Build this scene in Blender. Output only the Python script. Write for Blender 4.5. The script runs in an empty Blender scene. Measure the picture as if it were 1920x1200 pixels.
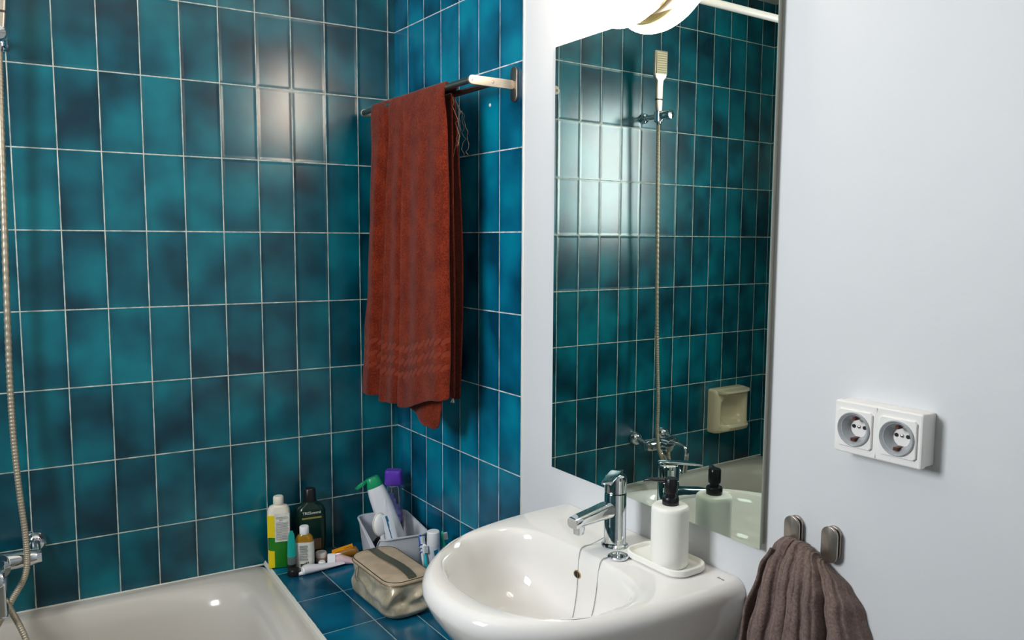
import bpy, bmesh, math, random
from mathutils import Vector, Matrix
from mathutils.bvhtree import BVHTree
random.seed(7)
C = bpy.context.scene.collection
PI = math.pi
# ------------------------------------------------------------------ camera, world, lights, exposure
scn = bpy.context.scene
YAW, PITCH, ROLL = 0.5486, -0.0973, 0.0044
CAM = Vector((-0.999, -2.3206, -0.0221))
fwd = Vector((math.sin(YAW)*math.cos(PITCH), math.cos(YAW)*math.cos(PITCH), math.sin(PITCH)))
rgt = Vector((math.cos(YAW), -math.sin(YAW), 0)); upv = rgt.cross(fwd)
r2 = rgt*math.cos(ROLL)+upv*math.sin(ROLL); u2 = -rgt*math.sin(ROLL)+upv*math.cos(ROLL)
cam = bpy.data.cameras.new('camera'); camo = bpy.data.objects.new('camera', cam); C.objects.link(camo)
M = Matrix((r2, u2, -fwd)).transposed().to_4x4(); M.translation = CAM
camo.matrix_world = M
cam.sensor_fit = 'HORIZONTAL'; cam.sensor_width = 36.0; cam.lens = 1513.58*36/1920; cam.clip_start = 0.02
scn.camera = camo
scn.view_settings.view_transform = 'Standard'; scn.view_settings.look = 'None'
scn.view_settings.gamma = 1.0; scn.view_settings.use_curve_mapping = False
scn.view_settings.exposure = -0.58
w = bpy.data.worlds.new('world'); scn.world = w; w.use_nodes = True
bg = w.node_tree.nodes['Background']; bg.inputs[0].default_value = (0.75, 0.86, 1.0, 1); bg.inputs[1].default_value = 1.5
LAMP_STRENGTH = 44.0
def area(name, loc, target, sx, sy, power, col):
    l = bpy.data.lights.new(name, 'AREA'); l.shape = 'RECTANGLE'; l.size = sx; l.size_y = sy; l.energy = power; l.color = col
    o = bpy.data.objects.new(name, l); C.objects.link(o); o.location = loc
    o.rotation_euler = (Vector(target)-Vector(loc)).to_track_quat('-Z', 'Y').to_euler(); return o
# daylight entering by the window in the left wall
area('window_daylight', (-1.875, -1.16, 0.36), (0.0, -1.10, 0.22), 0.50, 0.66, 45, (0.93, 0.965, 1.0))

# ------------------------------------------------------------------ frames
T_ = -0.0495
D = Vector((-math.sin(T_), -math.cos(T_), 0)); N = Vector((-math.cos(T_), math.sin(T_), 0))
BROT = math.atan2(N.y, N.x)            # local x = off the right wall, local y = along it toward the camera
def WB(o, d, z): return D*d + N*o + Vector((0, 0, z))

# ------------------------------------------------------------------ materials
def lin(c):
    if isinstance(c, str):
        c = c.lstrip('#'); c = [int(c[i:i+2], 16)/255 for i in (0, 2, 4)]
    return tuple((x/12.92 if x <= .04045 else ((x+.055)/1.055)**2.4) for x in c[:3])+(1,)
class NT:
    def __init__(s, name):
        s.m = bpy.data.materials.new(name); s.m.use_nodes = True; s.t = s.m.node_tree; s.n = s.t.nodes
        s.b = s.n['Principled BSDF']
    def node(s, typ, **kw):
        n = s.n.new(typ)
        for k, v in kw.items(): setattr(n, k, v)
        return n
    def link(s, a, b): s.t.links.new(a, b)
    def val(s, x, sock):
        if isinstance(x, (int, float)): sock.default_value = x
        else: s.link(x, sock)
    def math(s, op, a, b=0.0, c=0.0):
        n = s.node('ShaderNodeMath', operation=op); s.val(a, n.inputs[0]); s.val(b, n.inputs[1])
        if op in ('MULTIPLY_ADD', 'SMOOTH_MIN', 'COMPARE', 'WRAP'): s.val(c, n.inputs[2])
        return n.outputs[0]
    def noise(s, vec, scale, detail=3, rough=.5, dist=0.0):
        n = s.node('ShaderNodeTexNoise'); n.inputs['Scale'].default_value = scale; n.inputs['Detail'].default_value = detail
        n.inputs['Roughness'].default_value = rough; n.inputs['Distortion'].default_value = dist
        if vec is not None: s.link(vec, n.inputs['Vector'])
        return n.outputs[0]
    def ramp(s, fac, stops):
        n = s.node('ShaderNodeValToRGB'); s.link(fac, n.inputs[0]); e = n.color_ramp.elements
        while len(e) < len(stops): e.new(.5)
        for i, (p, c) in enumerate(stops):
            e[i].position = p; e[i].color = lin(c) if not (isinstance(c, tuple) and len(c) == 4) else c
        return n.outputs[0]
    def mix(s, f, a, b):
        n = s.node('ShaderNodeMix', data_type='RGBA'); s.val(f, n.inputs[0])
        for v, i in ((a, 6), (b, 7)):
            if isinstance(v, tuple): n.inputs[i].default_value = v
            else: s.link(v, n.inputs[i])
        return n.outputs[2]
    def maprange(s, v, a, b, c=0., d=1., smooth=True):
        n = s.node('ShaderNodeMapRange'); n.interpolation_type = 'SMOOTHSTEP' if smooth else 'LINEAR'
        s.link(v, n.inputs[0]); n.inputs[1].default_value = a; n.inputs[2].default_value = b; n.inputs[3].default_value = c; n.inputs[4].default_value = d
        return n.outputs[0]
    def bump(s, h, strength=.3, dist=.002, normal=None):
        n = s.node('ShaderNodeBump'); n.inputs['Strength'].default_value = strength; n.inputs['Distance'].default_value = dist
        s.link(h, n.inputs['Height'])
        if normal is not None: s.link(normal, n.inputs['Normal'])
        return n.outputs[0]
def mat(name, col, rough=.5, metal=0., bump=None, sheen=0, trans=0, ior=1.45, coat=0, vary=None, sss=0, spec=None):
    t = NT(name); b = t.b
    b.inputs['Base Color'].default_value = lin(col); b.inputs['Roughness'].default_value = rough; b.inputs['Metallic'].default_value = metal
    b.inputs['Sheen Weight'].default_value = sheen; b.inputs['Transmission Weight'].default_value = trans; b.inputs['IOR'].default_value = ior
    b.inputs['Coat Weight'].default_value = coat
    if spec is not None: b.inputs['Specular IOR Level'].default_value = spec
    tc = t.node('ShaderNodeTexCoord').outputs['Object']
    if vary:
        n = t.noise(tc, vary[0], 4); c2 = lin(vary[1]); t.link(t.mix(t.maprange(n, .35, .65), lin(col), c2), b.inputs['Base Color'])
    if bump:
        t.link(t.bump(t.noise(tc, bump[0], 4), bump[1], bump[2]), b.inputs['Normal'])
    return t.m

def tile_material(name, seed, dark, midc, light, grout, gw=(.025, .0135), rough=.232):
    t = NT(name); b = t.b
    uv = t.node('ShaderNodeTexCoord').outputs['UV']
    sep = t.node('ShaderNodeSeparateXYZ'); t.link(uv, sep.inputs[0]); u, v = sep.outputs[0], sep.outputs[1]
    fu, fv = t.math('FLOOR', u), t.math('FLOOR', v)
    # slightly uneven grout edges
    wob = t.math('MULTIPLY', t.math('SUBTRACT', t.noise(uv, 9, 3), .5), .012)
    cu, cv = t.math('FRACT', u), t.math('FRACT', v)
    du = t.math('MINIMUM', cu, t.math('SUBTRACT', 1., cu)); dv = t.math('MINIMUM', cv, t.math('SUBTRACT', 1., cv))
    du = t.math('ADD', du, wob); dv = t.math('ADD', dv, t.math('MULTIPLY', wob, .5))
    gu = t.maprange(du, gw[0]*.5*.7, gw[0]*.5*1.35); gv = t.maprange(dv, gw[1]*.5*.7, gw[1]*.5*1.35)
    tile = t.math('MULTIPLY', gu, gv)                       # 1 on tile, 0 in grout
    comb = t.node('ShaderNodeCombineXYZ'); t.link(fu, comb.inputs[0]); t.link(fv, comb.inputs[1]); comb.inputs[2].default_value = seed
    wn = t.node('ShaderNodeTexWhiteNoise'); wn.noise_dimensions = '3D'; t.link(comb.outputs[0], wn.inputs['Vector'])
    # cloudy glaze: noise in tile space, another piece of noise for every tile
    vm = t.node('ShaderNodeVectorMath', operation='MULTIPLY'); t.link(uv, vm.inputs[0]); vm.inputs[1].default_value = (1., 2., 1.)
    vo = t.node('ShaderNodeVectorMath', operation='MULTIPLY_ADD'); t.link(wn.outputs['Color'], vo.inputs[0]); vo.inputs[1].default_value = (37, 53, 19); t.link(vm.outputs[0], vo.inputs[2])
    n1 = t.noise(vo.outputs[0], .72, 2.0, .4); n2 = t.noise(vo.outputs[0], 14, 4, .6)
    k = t.math('ADD', t.math('MULTIPLY', n1, 1.0), t.math('MULTIPLY', t.math('SUBTRACT', wn.outputs['Value'], .5), .10))
    k = t.math('ADD', k, t.math('MULTIPLY', t.math('SUBTRACT', n2, .5), .05))
    # glaze pools darker toward the long edges of every tile
    edge = t.maprange(du, 0, .20); k = t.math('SUBTRACT', k, t.math('MULTIPLY', t.math('SUBTRACT', 1., edge), .08))
    col = t.ramp(k, [(.26, dark), (.47, midc), (.72, light)])
    gcol = t.mix(t.maprange(t.noise(uv, 3, 3), .35, .7), lin(grout), lin('#8f9a90'))
    t.link(t.mix(tile, gcol, col), b.inputs['Base Color'])
    rr = t.math('ADD', rough, t.math('MULTIPLY', t.math('SUBTRACT', n2, .5), .05))
    t.link(t.math('ADD', rr, t.math('MULTIPLY', t.math('SUBTRACT', 1., tile), .5)), b.inputs['Roughness'])
    h = t.math('ADD', t.math('MULTIPLY', t.maprange(du, 0., .10), t.maprange(dv, 0., .05)), t.math('MULTIPLY', n1, .7))
    ws = t.node('ShaderNodeSeparateXYZ'); t.link(wn.outputs['Color'], ws.inputs[0])
    tilt = t.math('ADD', t.math('MULTIPLY', t.math('SUBTRACT', cu, .5), t.math('SUBTRACT', ws.outputs[0], .5)), t.math('MULTIPLY', t.math('SUBTRACT', cv, .5), t.math('SUBTRACT', ws.outputs[1], .5)))
    h = t.math('ADD', h, t.math('MULTIPLY', tilt, .9))
    nb = t.bump(h, .35, .0014); nb = t.bump(n2, .06, .0004, nb)
    b.inputs['IOR'].default_value = 1.6
    t.link(nb, b.inputs['Normal'])
    return t.m

TEAL = ('#002f3e', '#004f5f', '#00707e')
m_tileA = tile_material('teal_glazed_tile', 1.0, *TEAL, '#cfd2c4')
m_tileB = tile_material('daylit_teal_glazed_tile', 5.0, '#003c55', '#006484', '#0088a2', '#e2e8ea')  # right wall tiles: cool daylight painted in as a lighter, bluer glaze colour
m_tileL = tile_material('ledge_glazed_tile', 9.0, '#00354c', '#005574', '#00708e', '#8fb0b8', gw=(.022, .010), rough=.22)
m_floor = tile_material('floor_tile', 12.0, '#8a857c', '#a49d92', '#b4aea4', '#6f6a62', gw=(.012, .012), rough=.4)

def plaster(name, col, b1=.25):
    t = NT(name); tc = t.node('ShaderNodeTexCoord').outputs['Object']
    n1 = t.noise(tc, 2.2, 4); n2 = t.noise(tc, 14, 5, .55); n3 = t.noise(tc, 160, 2)
    t.link(t.mix(t.maprange(n1, .3, .7), lin(col), tuple(min(1, x*1.03) for x in lin(col)[:3])+(1,)), t.b.inputs['Base Color'])
    t.b.inputs['Roughness'].default_value = .55
    nb = t.bump(n2, b1, .004); nb = t.bump(n3, .10, .0006, nb); t.link(nb, t.b.inputs['Normal']); return t.m
m_wall = plaster('white_wall_paint', '#d6d7d9')
m_ceil = plaster('ceiling_paint', '#dad9d2')
m_caulk = mat('silicone', '#d8d6cc', .45, bump=(60, .3, .002))
m_ceram = mat('white_ceramic', '#e9e6e3', .07, coat=.4, vary=(1.5, '#e6e2de'))
m_enamel = mat('bath_enamel', '#cfc9c0', .16, coat=.3)
m_cream = mat('cream_ceramic', '#dccfb0', .2)
m_chrome = mat('chrome', '#dfe3e6', .055, 1.)
m_steel = mat('brushed_steel', '#a9a097', .34, 1., bump=(220, .05, .0005))
m_steel2 = mat('warm_steel', '#d2c6b6', .38, .85)
m_hose = mat('ribbed_hose', '#b3a894', .42, .5)
m_white = mat('white_plastic', '#f0f0f2', .28)
m_sock = mat('socket_plastic', '#efece8', .3)
m_clear = mat('clear_plastic', '#f4f8fa', .08, trans=.85, ior=1.3)
m_dark = mat('dark_hole', '#15110f', .6)
m_black = mat('black_plastic', '#17181a', .3)
m_basket = mat('basket_plastic', '#d6d7de', .35)
m_disp = mat('matte_ceramic', '#f3f1ea', .45, bump=(25, .05, .001))
m_mirror = mat('mirror_silver', '#d5e0d6', .0, 1.)
m_mirredge = mat('mirror_edge', '#b8c4b6', .25)
m_lampback = mat('lamp_metal', '#c9b48c', .35, .6)
m_pane = mat('window_glass', '#f6fafc', .02, trans=1.0, ior=1.02)
m_frame = mat('window_frame_white', '#e8e8e6', .35)

def terry(name, col, col2, bands=False, stripes=None):
    t = NT(name); b = t.b; tcn = t.node('ShaderNodeTexCoord'); tc = tcn.outputs['Object']; uv = tcn.outputs['UV']
    n1 = t.noise(tc, 260, 3, .7); n2 = t.noise(tc, 22, 4, .6)
    f = t.math('ADD', t.math('MULTIPLY', n1, .65), t.math('MULTIPLY', n2, .35))
    c = t.mix(t.maprange(f, .38, .66), lin(col), lin(col2))
    h = n1
    if bands:
        sep = t.node('ShaderNodeSeparateXYZ'); t.link(uv, sep.inputs[0]); u, v = sep.outputs[0], sep.outputs[1]
        tot = None
        for v0 in (.0835, .116, .149):      # metres above the hem
            loc = t.math('DIVIDE', t.math('SUBTRACT', v, v0), .0105)             # -1..1 in the band
            ph = t.math('ADD', t.math('DIVIDE', u, .026), t.math('MULTIPLY', loc, -.42))
            fr = t.math('ABSOLUTE', t.math('SUBTRACT', t.math('FRACT', ph), .5))
            lf = t.math('SUBTRACT', .42, t.math('MULTIPLY', t.math('POWER', t.math('ABSOLUTE', loc), 2.4), .40))
            m_ = t.math('MULTIPLY', t.maprange(t.math('SUBTRACT', lf, fr), -.03, .05), t.math('LESS_THAN', t.math('ABSOLUTE', loc), 1.))
            tot = m_ if tot is None else t.math('MAXIMUM', tot, m_)
        c = t.mix(t.math('MULTIPLY', tot, .55), c, lin('#8a3a26'))
        h = t.math('SUBTRACT', t.math('MULTIPLY', n1, t.math('SUBTRACT', 1., t.math('MULTIPLY', tot, .8))), t.math('MULTIPLY', tot, 1.6))
    if stripes:
        sep = t.node('ShaderNodeSeparateXYZ'); t.link(uv, sep.inputs[0]); v = sep.outputs[1]
        s_ = t.math('SINE', t.math('MULTIPLY', v, stripes)); h = t.math('ADD', h, t.math('MULTIPLY', s_, .8))
    t.link(c, b.inputs['Base Color']); b.inputs['Roughness'].default_value = .95
    b.inputs['Sheen Weight'].default_value = .15; b.inputs['Sheen Roughness'].default_value = .5
    b.inputs['Specular IOR Level'].default_value = .1
    nb = t.bump(n2, .3, .006); nb = t.bump(h, .55, .0022, nb); t.link(nb, b.inputs['Normal']); return t.m
m_rust = terry('rust_terry', '#57170a', '#843016', bands=True)
m_brown = terry('brown_terry', '#65544f', '#857069', stripes=2*PI/.022)
m_thread = mat('loose_thread', '#b08b78', .9)

def emission(name, col, s):
    t = NT(name); t.b.inputs['Base Color'].default_value = lin('#fff6e8'); t.b.inputs['Roughness'].default_value = .25
    t.b.inputs['Emission Color'].default_value = lin(col); t.b.inputs['Emission Strength'].default_value = s; return t.m
m_glow = emission('lit_opal_glass', '#fff0de', LAMP_STRENGTH)

# ------------------------------------------------------------------ mesh helpers
def V(*a): return Vector(a)
def finish(bm, sharp=35, recalc=True):
    if recalc: bmesh.ops.recalc_face_normals(bm, faces=bm.faces)
    for f in bm.faces: f.smooth = True
    bm.normal_update(); lim = math.radians(sharp)
    for e in bm.edges:
        if len(e.link_faces) == 2: e.smooth = e.calc_face_angle(0) < lim
    return bm
def obj(name, bm, m, parent=None, sharp=35, recalc=True, label=None, kind=None):
    finish(bm, sharp, recalc)
    me = bpy.data.meshes.new(name); bm.to_mesh(me); bm.free()
    for x in (m if isinstance(m, (list, tuple)) else [m]): me.materials.append(x)
    o = bpy.data.objects.new(name, me); C.objects.link(o)
    if parent: o.parent = parent
    if label: o['label'] = label
    if kind: o['kind'] = kind
    return o
def tag(o, label, cat, group=None):
    o['label'] = label; o['category'] = cat
    if group: o['group'] = group
    return o
def thing(name, label, cat, loc=(0, 0, 0), rotz=0, group=None, rot=None):
    o = bpy.data.objects.new(name, None); C.objects.link(o); o.empty_display_size = .05
    o.location = loc; o.rotation_euler = rot if rot else (0, 0, rotz); return tag(o, label, cat, group)
def thingB(name, label, cat, d=0, off=0, z=0, group=None, extra=0):
    return thing(name, label, cat, WB(off, d, z), BROT+extra, group)
def copy_thing(src, label, loc, rotz=None, parts=None):
    r = src.copy(); C.objects.link(r); r.location = loc; r['label'] = label
    if rotz is not None: r.rotation_euler = (0, 0, rotz)
    for ch in src.children:
        c = ch.copy(); C.objects.link(c); c.parent = r
        for g in ch.children:
            q = g.copy(); C.objects.link(q); q.parent = c
    return r
def loft(bm, loops, cap0=True, cap1=True, closed=True, uvs=None):
    rows = [[bm.verts.new(p) for p in L] for L in loops]; n = len(rows[0])
    for a, b in zip(rows[:-1], rows[1:]):
        for i in range(n if closed else n-1):
            j = (i+1) % n
            try: bm.faces.new((a[i], a[j], b[j], b[i]))
            except ValueError: pass
    if cap0 and closed: bm.faces.new(list(reversed(rows[0])))
    if cap1 and closed: bm.faces.new(rows[-1])
    return rows
def lathe(prof, n=32, origin=(0, 0, 0), axis='z', bm=None, cap=True):
    bm = bm or bmesh.new(); o = Vector(origin); loops = []
    for r, h in prof:
        L = []
        for i in range(n):
            a = 2*PI*i/n; x, y = max(r, 1e-5)*math.cos(a), max(r, 1e-5)*math.sin(a)
            L.append(o+(V(x, y, h) if axis == 'z' else V(h, x, y) if axis == 'x' else V(x, h, y)))
        loops.append(L)
    loft(bm, loops, cap, cap); return bm
def catmull(pts, n):
    P = [Vector(p) for p in pts]; out = []
    for i in range(len(P)-1):
        p0, p1, p2, p3 = P[max(i-1, 0)], P[i], P[i+1], P[min(i+2, len(P)-1)]
        for k in range(n):
            t = k/n; out.append(.5*((2*p1)+(-p0+p2)*t+(2*p0-5*p1+4*p2-p3)*t*t+(-p0+3*p1-3*p2+p3)*t**3))
    out.append(P[-1]); return out
def frames(path):
    T = [(path[min(i+1, len(path)-1)]-path[max(i-1, 0)]).normalized() for i in range(len(path))]
    up = V(0, 0, 1) if abs(T[0].z) < .9 else V(1, 0, 0); X = T[0].cross(up).normalized(); out = []
    for t in T:
        X = (X-t*X.dot(t)).normalized(); out.append((t, X, t.cross(X)))
    return out
def tube(pts, r, n=12, bm=None, smooth=0, prof=None, squash=1.0):
    """r: number or function of t in 0..1"""
    bm = bm or bmesh.new(); path = catmull(pts, smooth) if smooth else [Vector(p) for p in pts]
    fr = frames(path); L = len(path)-1; loops = []
    for i, (p, (t, X, Y)) in enumerate(zip(path, fr)):
        rr = r(i/L) if callable(r) else r
        loops.append([p+X*math.cos(2*PI*k/n)*rr+Y*math.sin(2*PI*k/n)*rr*squash for k in range(n)])
    loft(bm, loops); return bm
def rrect(w, d, r, n=6, cx=0, cy=0):
    """rounded rectangle outline w (x) by d (y)"""
    out = []; r = min(r, w/2-1e-5, d/2-1e-5)
    for sx, sy, a0 in ((1, 1, 0), (-1, 1, PI/2), (-1, -1, PI), (1, -1, 1.5*PI)):
        for k in range(n+1):
            a = a0+PI/2*k/n; out.append((cx+sx*(w/2-r)+r*math.cos(a), cy+sy*(d/2-r)+r*math.sin(a)))
    return out
def slab(outline, z0, z1, bev=.002, bm=None, axis='z', steps=3):
    """extruded outline with rounded rim edges; axis says which axis is the thickness"""
    bm = bm or bmesh.new(); cx = sum(p[0] for p in outline)/len(outline); cy = sum(p[1] for p in outline)/len(outline)
    R = max(math.hypot(p[0]-cx, p[1]-cy) for p in outline); loops = []
    def ring(ins, z):
        L = []
        for i, (x, y) in enumerate(outline):
            px, py = outline[i-1]; qx, qy = outline[(i+1) % len(outline)]
            tx, ty = qx-px, qy-py; l = math.hypot(tx, ty) or 1; x2, y2 = x-ty/l*ins, y+tx/l*ins
            L.append(V(x2, y2, z) if axis == 'z' else V(z, x2, y2) if axis == 'x' else V(x2, z, y2))
        return L
    for k in range(steps+1):
        a = PI/2*k/steps; loops.append(ring(bev*(1-math.sin(a)), z0+bev*(1-math.cos(a))))
    for k in range(steps+1):
        a = PI/2*k/steps; loops.append(ring(bev*(1-math.cos(a)), z1-bev*(1-math.sin(a))))
    loft(bm, loops); return bm
def box(x0, x1, y0, y1, z0, z1, bev=.001, bm=None, r=None):
    return slab(rrect(abs(x1-x0), abs(y1-y0), r or bev, 3, (x0+x1)/2, (y0+y1)/2), z0, z1, bev, bm)
def rawbox(bm, x0, x1, y0, y1, z0, z1):
    v = [bm.verts.new((x, y, z)) for x in (x0, x1) for y in (y0, y1) for z in (z0, z1)]
    for f in ((0, 1, 3, 2), (4, 6, 7, 5), (0, 4, 5, 1), (2, 3, 7, 6), (0, 2, 6, 4), (1, 5, 7, 3)): bm.faces.new([v[i] for i in f])
    return bm
def quad(bm, pts, uvs=None, mi=0):
    f = bm.faces.new([bm.verts.new(p) for p in pts]); f.material_index = mi
    if uvs:
        l = bm.loops.layers.uv.verify()
        for lp, q in zip(f.loops, uvs): lp[l].uv = q
    return f
def strip(bm, P0, P1, z0, z1, uvf, mi=0):
    """vertical wall strip between ground points P0, P1"""
    pts = [V(P0[0], P0[1], z0), V(P1[0], P1[1], z0), V(P1[0], P1[1], z1), V(P0[0], P0[1], z1)]
    return quad(bm, pts, [uvf(p) for p in pts] if uvf else None, mi)
def structure(name, bm, m):
    o = obj(name, bm, m, recalc=False, sharp=20); o['kind'] = 'structure'; return o
def sheet(bm, grid, uv=None):
    """open grid of points, uv(i,j)"""
    R = [[bm.verts.new(p) for p in row] for row in grid]; l = bm.loops.layers.uv.verify()
    for i in range(len(R)-1):
        for j in range(len(R[0])-1):
            f = bm.faces.new((R[i][j], R[i][j+1], R[i+1][j+1], R[i+1][j])); q = ((i, j), (i, j+1), (i+1, j+1), (i+1, j))
            if uv:
                for lp, ij in zip(f.loops, q): lp[l].uv = uv(*ij)
    return R
def solid(o, th, off=0, sub=0):
    if sub: s = o.modifiers.new('sub', 'SUBSURF'); s.levels = s.render_levels = sub
    s = o.modifiers.new('thick', 'SOLIDIFY'); s.thickness = th; s.offset = off
    s = o.modifiers.new('round', 'SUBSURF'); s.levels = s.render_levels = 1
def nz(x, y=0., z=0.):
    from mathutils import noise
    return noise.noise(V(x, y, z))
def text_bm(s, size, depth=.0002):
    cu = bpy.data.curves.new('t', 'FONT'); cu.body = s; cu.size = size; cu.extrude = depth; cu.align_x = 'CENTER'; cu.align_y = 'CENTER'; cu.resolution_u = 2
    o = bpy.data.objects.new('t', cu); C.objects.link(o); dg = bpy.context.evaluated_depsgraph_get(); dg.update()
    me = bpy.data.meshes.new_from_object(o.evaluated_get(dg)); bm = bmesh.new(); bm.from_mesh(me)
    bpy.data.objects.remove(o); bpy.data.curves.remove(cu); bpy.data.meshes.remove(me); return bm
def xf(bm, M): bmesh.ops.transform(bm, matrix=M, verts=bm.verts); return bm
def join(bm, other):
    me = bpy.data.meshes.new('j'); other.to_mesh(me); other.free(); bm.from_mesh(me); bpy.data.meshes.remove(me); return bm

# ------------------------------------------------------------------ the setting
ZF, ZC = -1.46, 0.975
XL, YB = -1.765, -3.25
W_A, CUT_A, CUT_B, DT = .0979, .0216, .0892, .6825
uvA = lambda p: ((-p.x-CUT_A)/W_A, p.z/.2)
bm = bmesh.new(); strip(bm, (0, 0), (XL-.1, 0), ZF, ZC, uvA)
structure('wall_back', bm, m_tileA)
# right wall: tiled part, then painted plaster standing 3 mm proud
bm = bmesh.new()
e = WB(0, DT, 0); a0 = V(0, 0, 0)
uvB = lambda p: ((p.dot(D)-CUT_B)/.0978, p.z/.2)
strip(bm, e, a0, ZF, ZC, uvB, 0)
e1 = WB(.003, DT, 0); strip(bm, e1, e, ZF, ZC, None, 1)
e2 = WB(.003, 3.30, 0); strip(bm, e2, e1, ZF, ZC, None, 1)
structure('wall_right', bm, [m_tileB, m_wall])
# ragged silicone joint between tiles and plaster
bm = bmesh.new(); L = []
for i in range(90):
    z = -.74+i*(ZC+.74)/89; wv = .0035+.0016*nz(z*23)+.001*nz(z*70)
    L.append([WB(.0, DT-.001-.0012*nz(z*31, 3), z), WB(.0045, DT+.0005, z), WB(.0048, DT+wv, z), WB(.0028, DT+wv+.003, z)])
loft(bm, L); o = structure('trim_1', bm, m_caulk)
bm = bmesh.new(); quad(bm, [V(XL-.1, YB-.1, ZF), V(.4, YB-.1, ZF), V(.4, .05, ZF), V(XL-.1, .05, ZF)], [(0, 0), (8, 0), (8, 10), (0, 10)])
structure('floor', bm, m_floor)
bm = bmesh.new(); quad(bm, [V(XL-.1, .05, ZC), V(.4, .05, ZC), V(.4, YB-.1, ZC), V(XL-.1, YB-.1, ZC)])
structure('ceiling', bm, m_ceil)
bm = bmesh.new(); strip(bm, (.4, YB), (XL-.1, YB), ZF, ZC, lambda p: (p.x/.0979, p.z/.2))
bmesh.ops.reverse_faces(bm, faces=bm.faces); structure('wall_front', bm, m_wall)
# left wall with window opening
wy0, wy1, wz0, wz1 = -1.48, -.84, -.03, .75
bm = bmesh.new(); uvL = lambda p: (-p.y/.0979, p.z/.2)
strip(bm, (XL, YB), (XL, wy0), ZF, ZC, uvL, 0)
strip(bm, (XL, wy1), (XL, 0), ZF, ZC, uvL, 0)
strip(bm, (XL, wy0), (XL, wy1), ZF, wz0, uvL, 0); strip(bm, (XL, wy0), (XL, wy1), wz1, ZC, uvL, 0)
for q in ([(wy0, wz0), (wy1, wz0)], [(wy1, wz0), (wy1, wz1)], [(wy1, wz1), (wy0, wz1)], [(wy0, wz1), (wy0, wz0)]):
    (ya, za), (yb, zb) = q; quad(bm, [V(XL, ya, za), V(XL, yb, zb), V(XL-.1, yb, zb), V(XL-.1, ya, za)], None, 1)
structure('wall_left', bm, [m_tileA, m_wall])
bm = bmesh.new()
for y0, y1, z0, z1 in ((wy0, wy1, wz0, wz0+.04), (wy0, wy1, wz1-.04, wz1), (wy0, wy0+.04, wz0+.04, wz1-.04), (wy1-.04, wy1, wz0+.04, wz1-.04)):
    rawbox(bm, XL-.08, XL-.04, y0, y1, z0, z1)
wf = structure('window_1', bm, m_frame)

# ------------------------------------------------------------------ tiled ledge and bath
ZL = -.954
XT = -.424                       # where the bath meets the ledge
YE = -.74
bm = bmesh.new()
def lp(off, d): p = WB(off, d, ZL); return p
DL = .745
pts = [V(XT, 0, ZL), V(0, 0, ZL), WB(0, DL, ZL), V(XT, YE, ZL)]
def uvT(p): return ((p.dot(N)-.115)/.0995, (p.dot(D)-.1)/.2)
def on(o_, y_): return V(-(o_+.0495*y_)/.9988, y_, ZL)
ca, cb = on(.3149, 0), on(.3149, YE)
q1 = [cb, pts[2], pts[1], ca]; quad(bm, q1, [uvT(p) for p in q1])
q2 = [pts[3], cb, ca, pts[0]]; quad(bm, q2, [(uvT(p)[0] if k in (1, 2) else 2.96, uvT(p)[1]) for k, p in enumerate(q2)])
strip(bm, pts[3], pts[2], ZF, ZL, lambda p: (p.x/.0979, p.z/.2))
strip(bm, V(XT, 0, 0), pts[3], ZF, ZL, lambda p: (p.y/.0979, p.z/.2))
led = obj('tiled_ledge', bm, m_tileL, recalc=False); tag(led, 'low blue-teal tiled ledge between the bath and the tiled corner wall', 'ledge')

def superell(cx, cy, a, b, n, N_=96):
    L = []
    for k in range(N_):
        t = 2*PI*k/N_; c, s = math.cos(t), math.sin(t)
        L.append((cx+a*math.copysign(abs(c)**(2/n), c), cy+b*math.copysign(abs(s)**(2/n), s)))
    return L
bath = thing('bathtub', 'off-white enamel bathtub along the teal tiled wall', 'bathtub', (XT-.6695, -.37, ZL))
bm = bmesh.new(); zr = -.008; loops = []
def bl(a, b, n, z, cx=0): return [V(x, y, z) for x, y in superell(cx, 0, a, b, n)]
A_, B_ = .6695-.001, .369
loops.append(bl(A_-.004, B_-.004, 30, -.50)); loops.append(bl(A_-.002, B_-.002, 30, -.02)); loops.append(bl(A_, B_, 30, zr-.012))
loops.append(bl(A_-.001, B_-.001, 30, zr-.004)); loops.append(bl(A_-.006, B_-.006, 28, zr))
loops.append(bl(A_-.035, B_-.030, 14, zr-.001)); loops.append(bl(A_-.060, B_-.045, 8, zr-.003)); loops.append(bl(A_-.075, B_-.055, 6, zr-.009, -.002))
for k in range(1, 13):
    t = k/12; g = 1-.30*t**1.6-.16*max(0, t-.75)*4*.6
    ax = (A_-.080)*(1-.20*t**1.1) ; by = (B_-.062)*(1-.22*t**1.8)
    loops.append(bl(ax, by, 4.6-1.0*t, zr-.014-.37*math.sin(t*PI/2)**1.0, -.002-.03*t))
loops.append(bl(.42, .20, 3, zr-.388, -.03)); loops.append(bl(.1, .05, 2, zr-.392, -.03))
loft(bm, loops, cap0=False); obj('tub_body', bm, m_enamel, bath, sharp=60)
bm = lathe([(.0, .002), (.03, .002), (.033, 0), (.034, -.004)], 24, (-.33, 0, -.400)); obj('drain', bm, m_chrome, bath)
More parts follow.
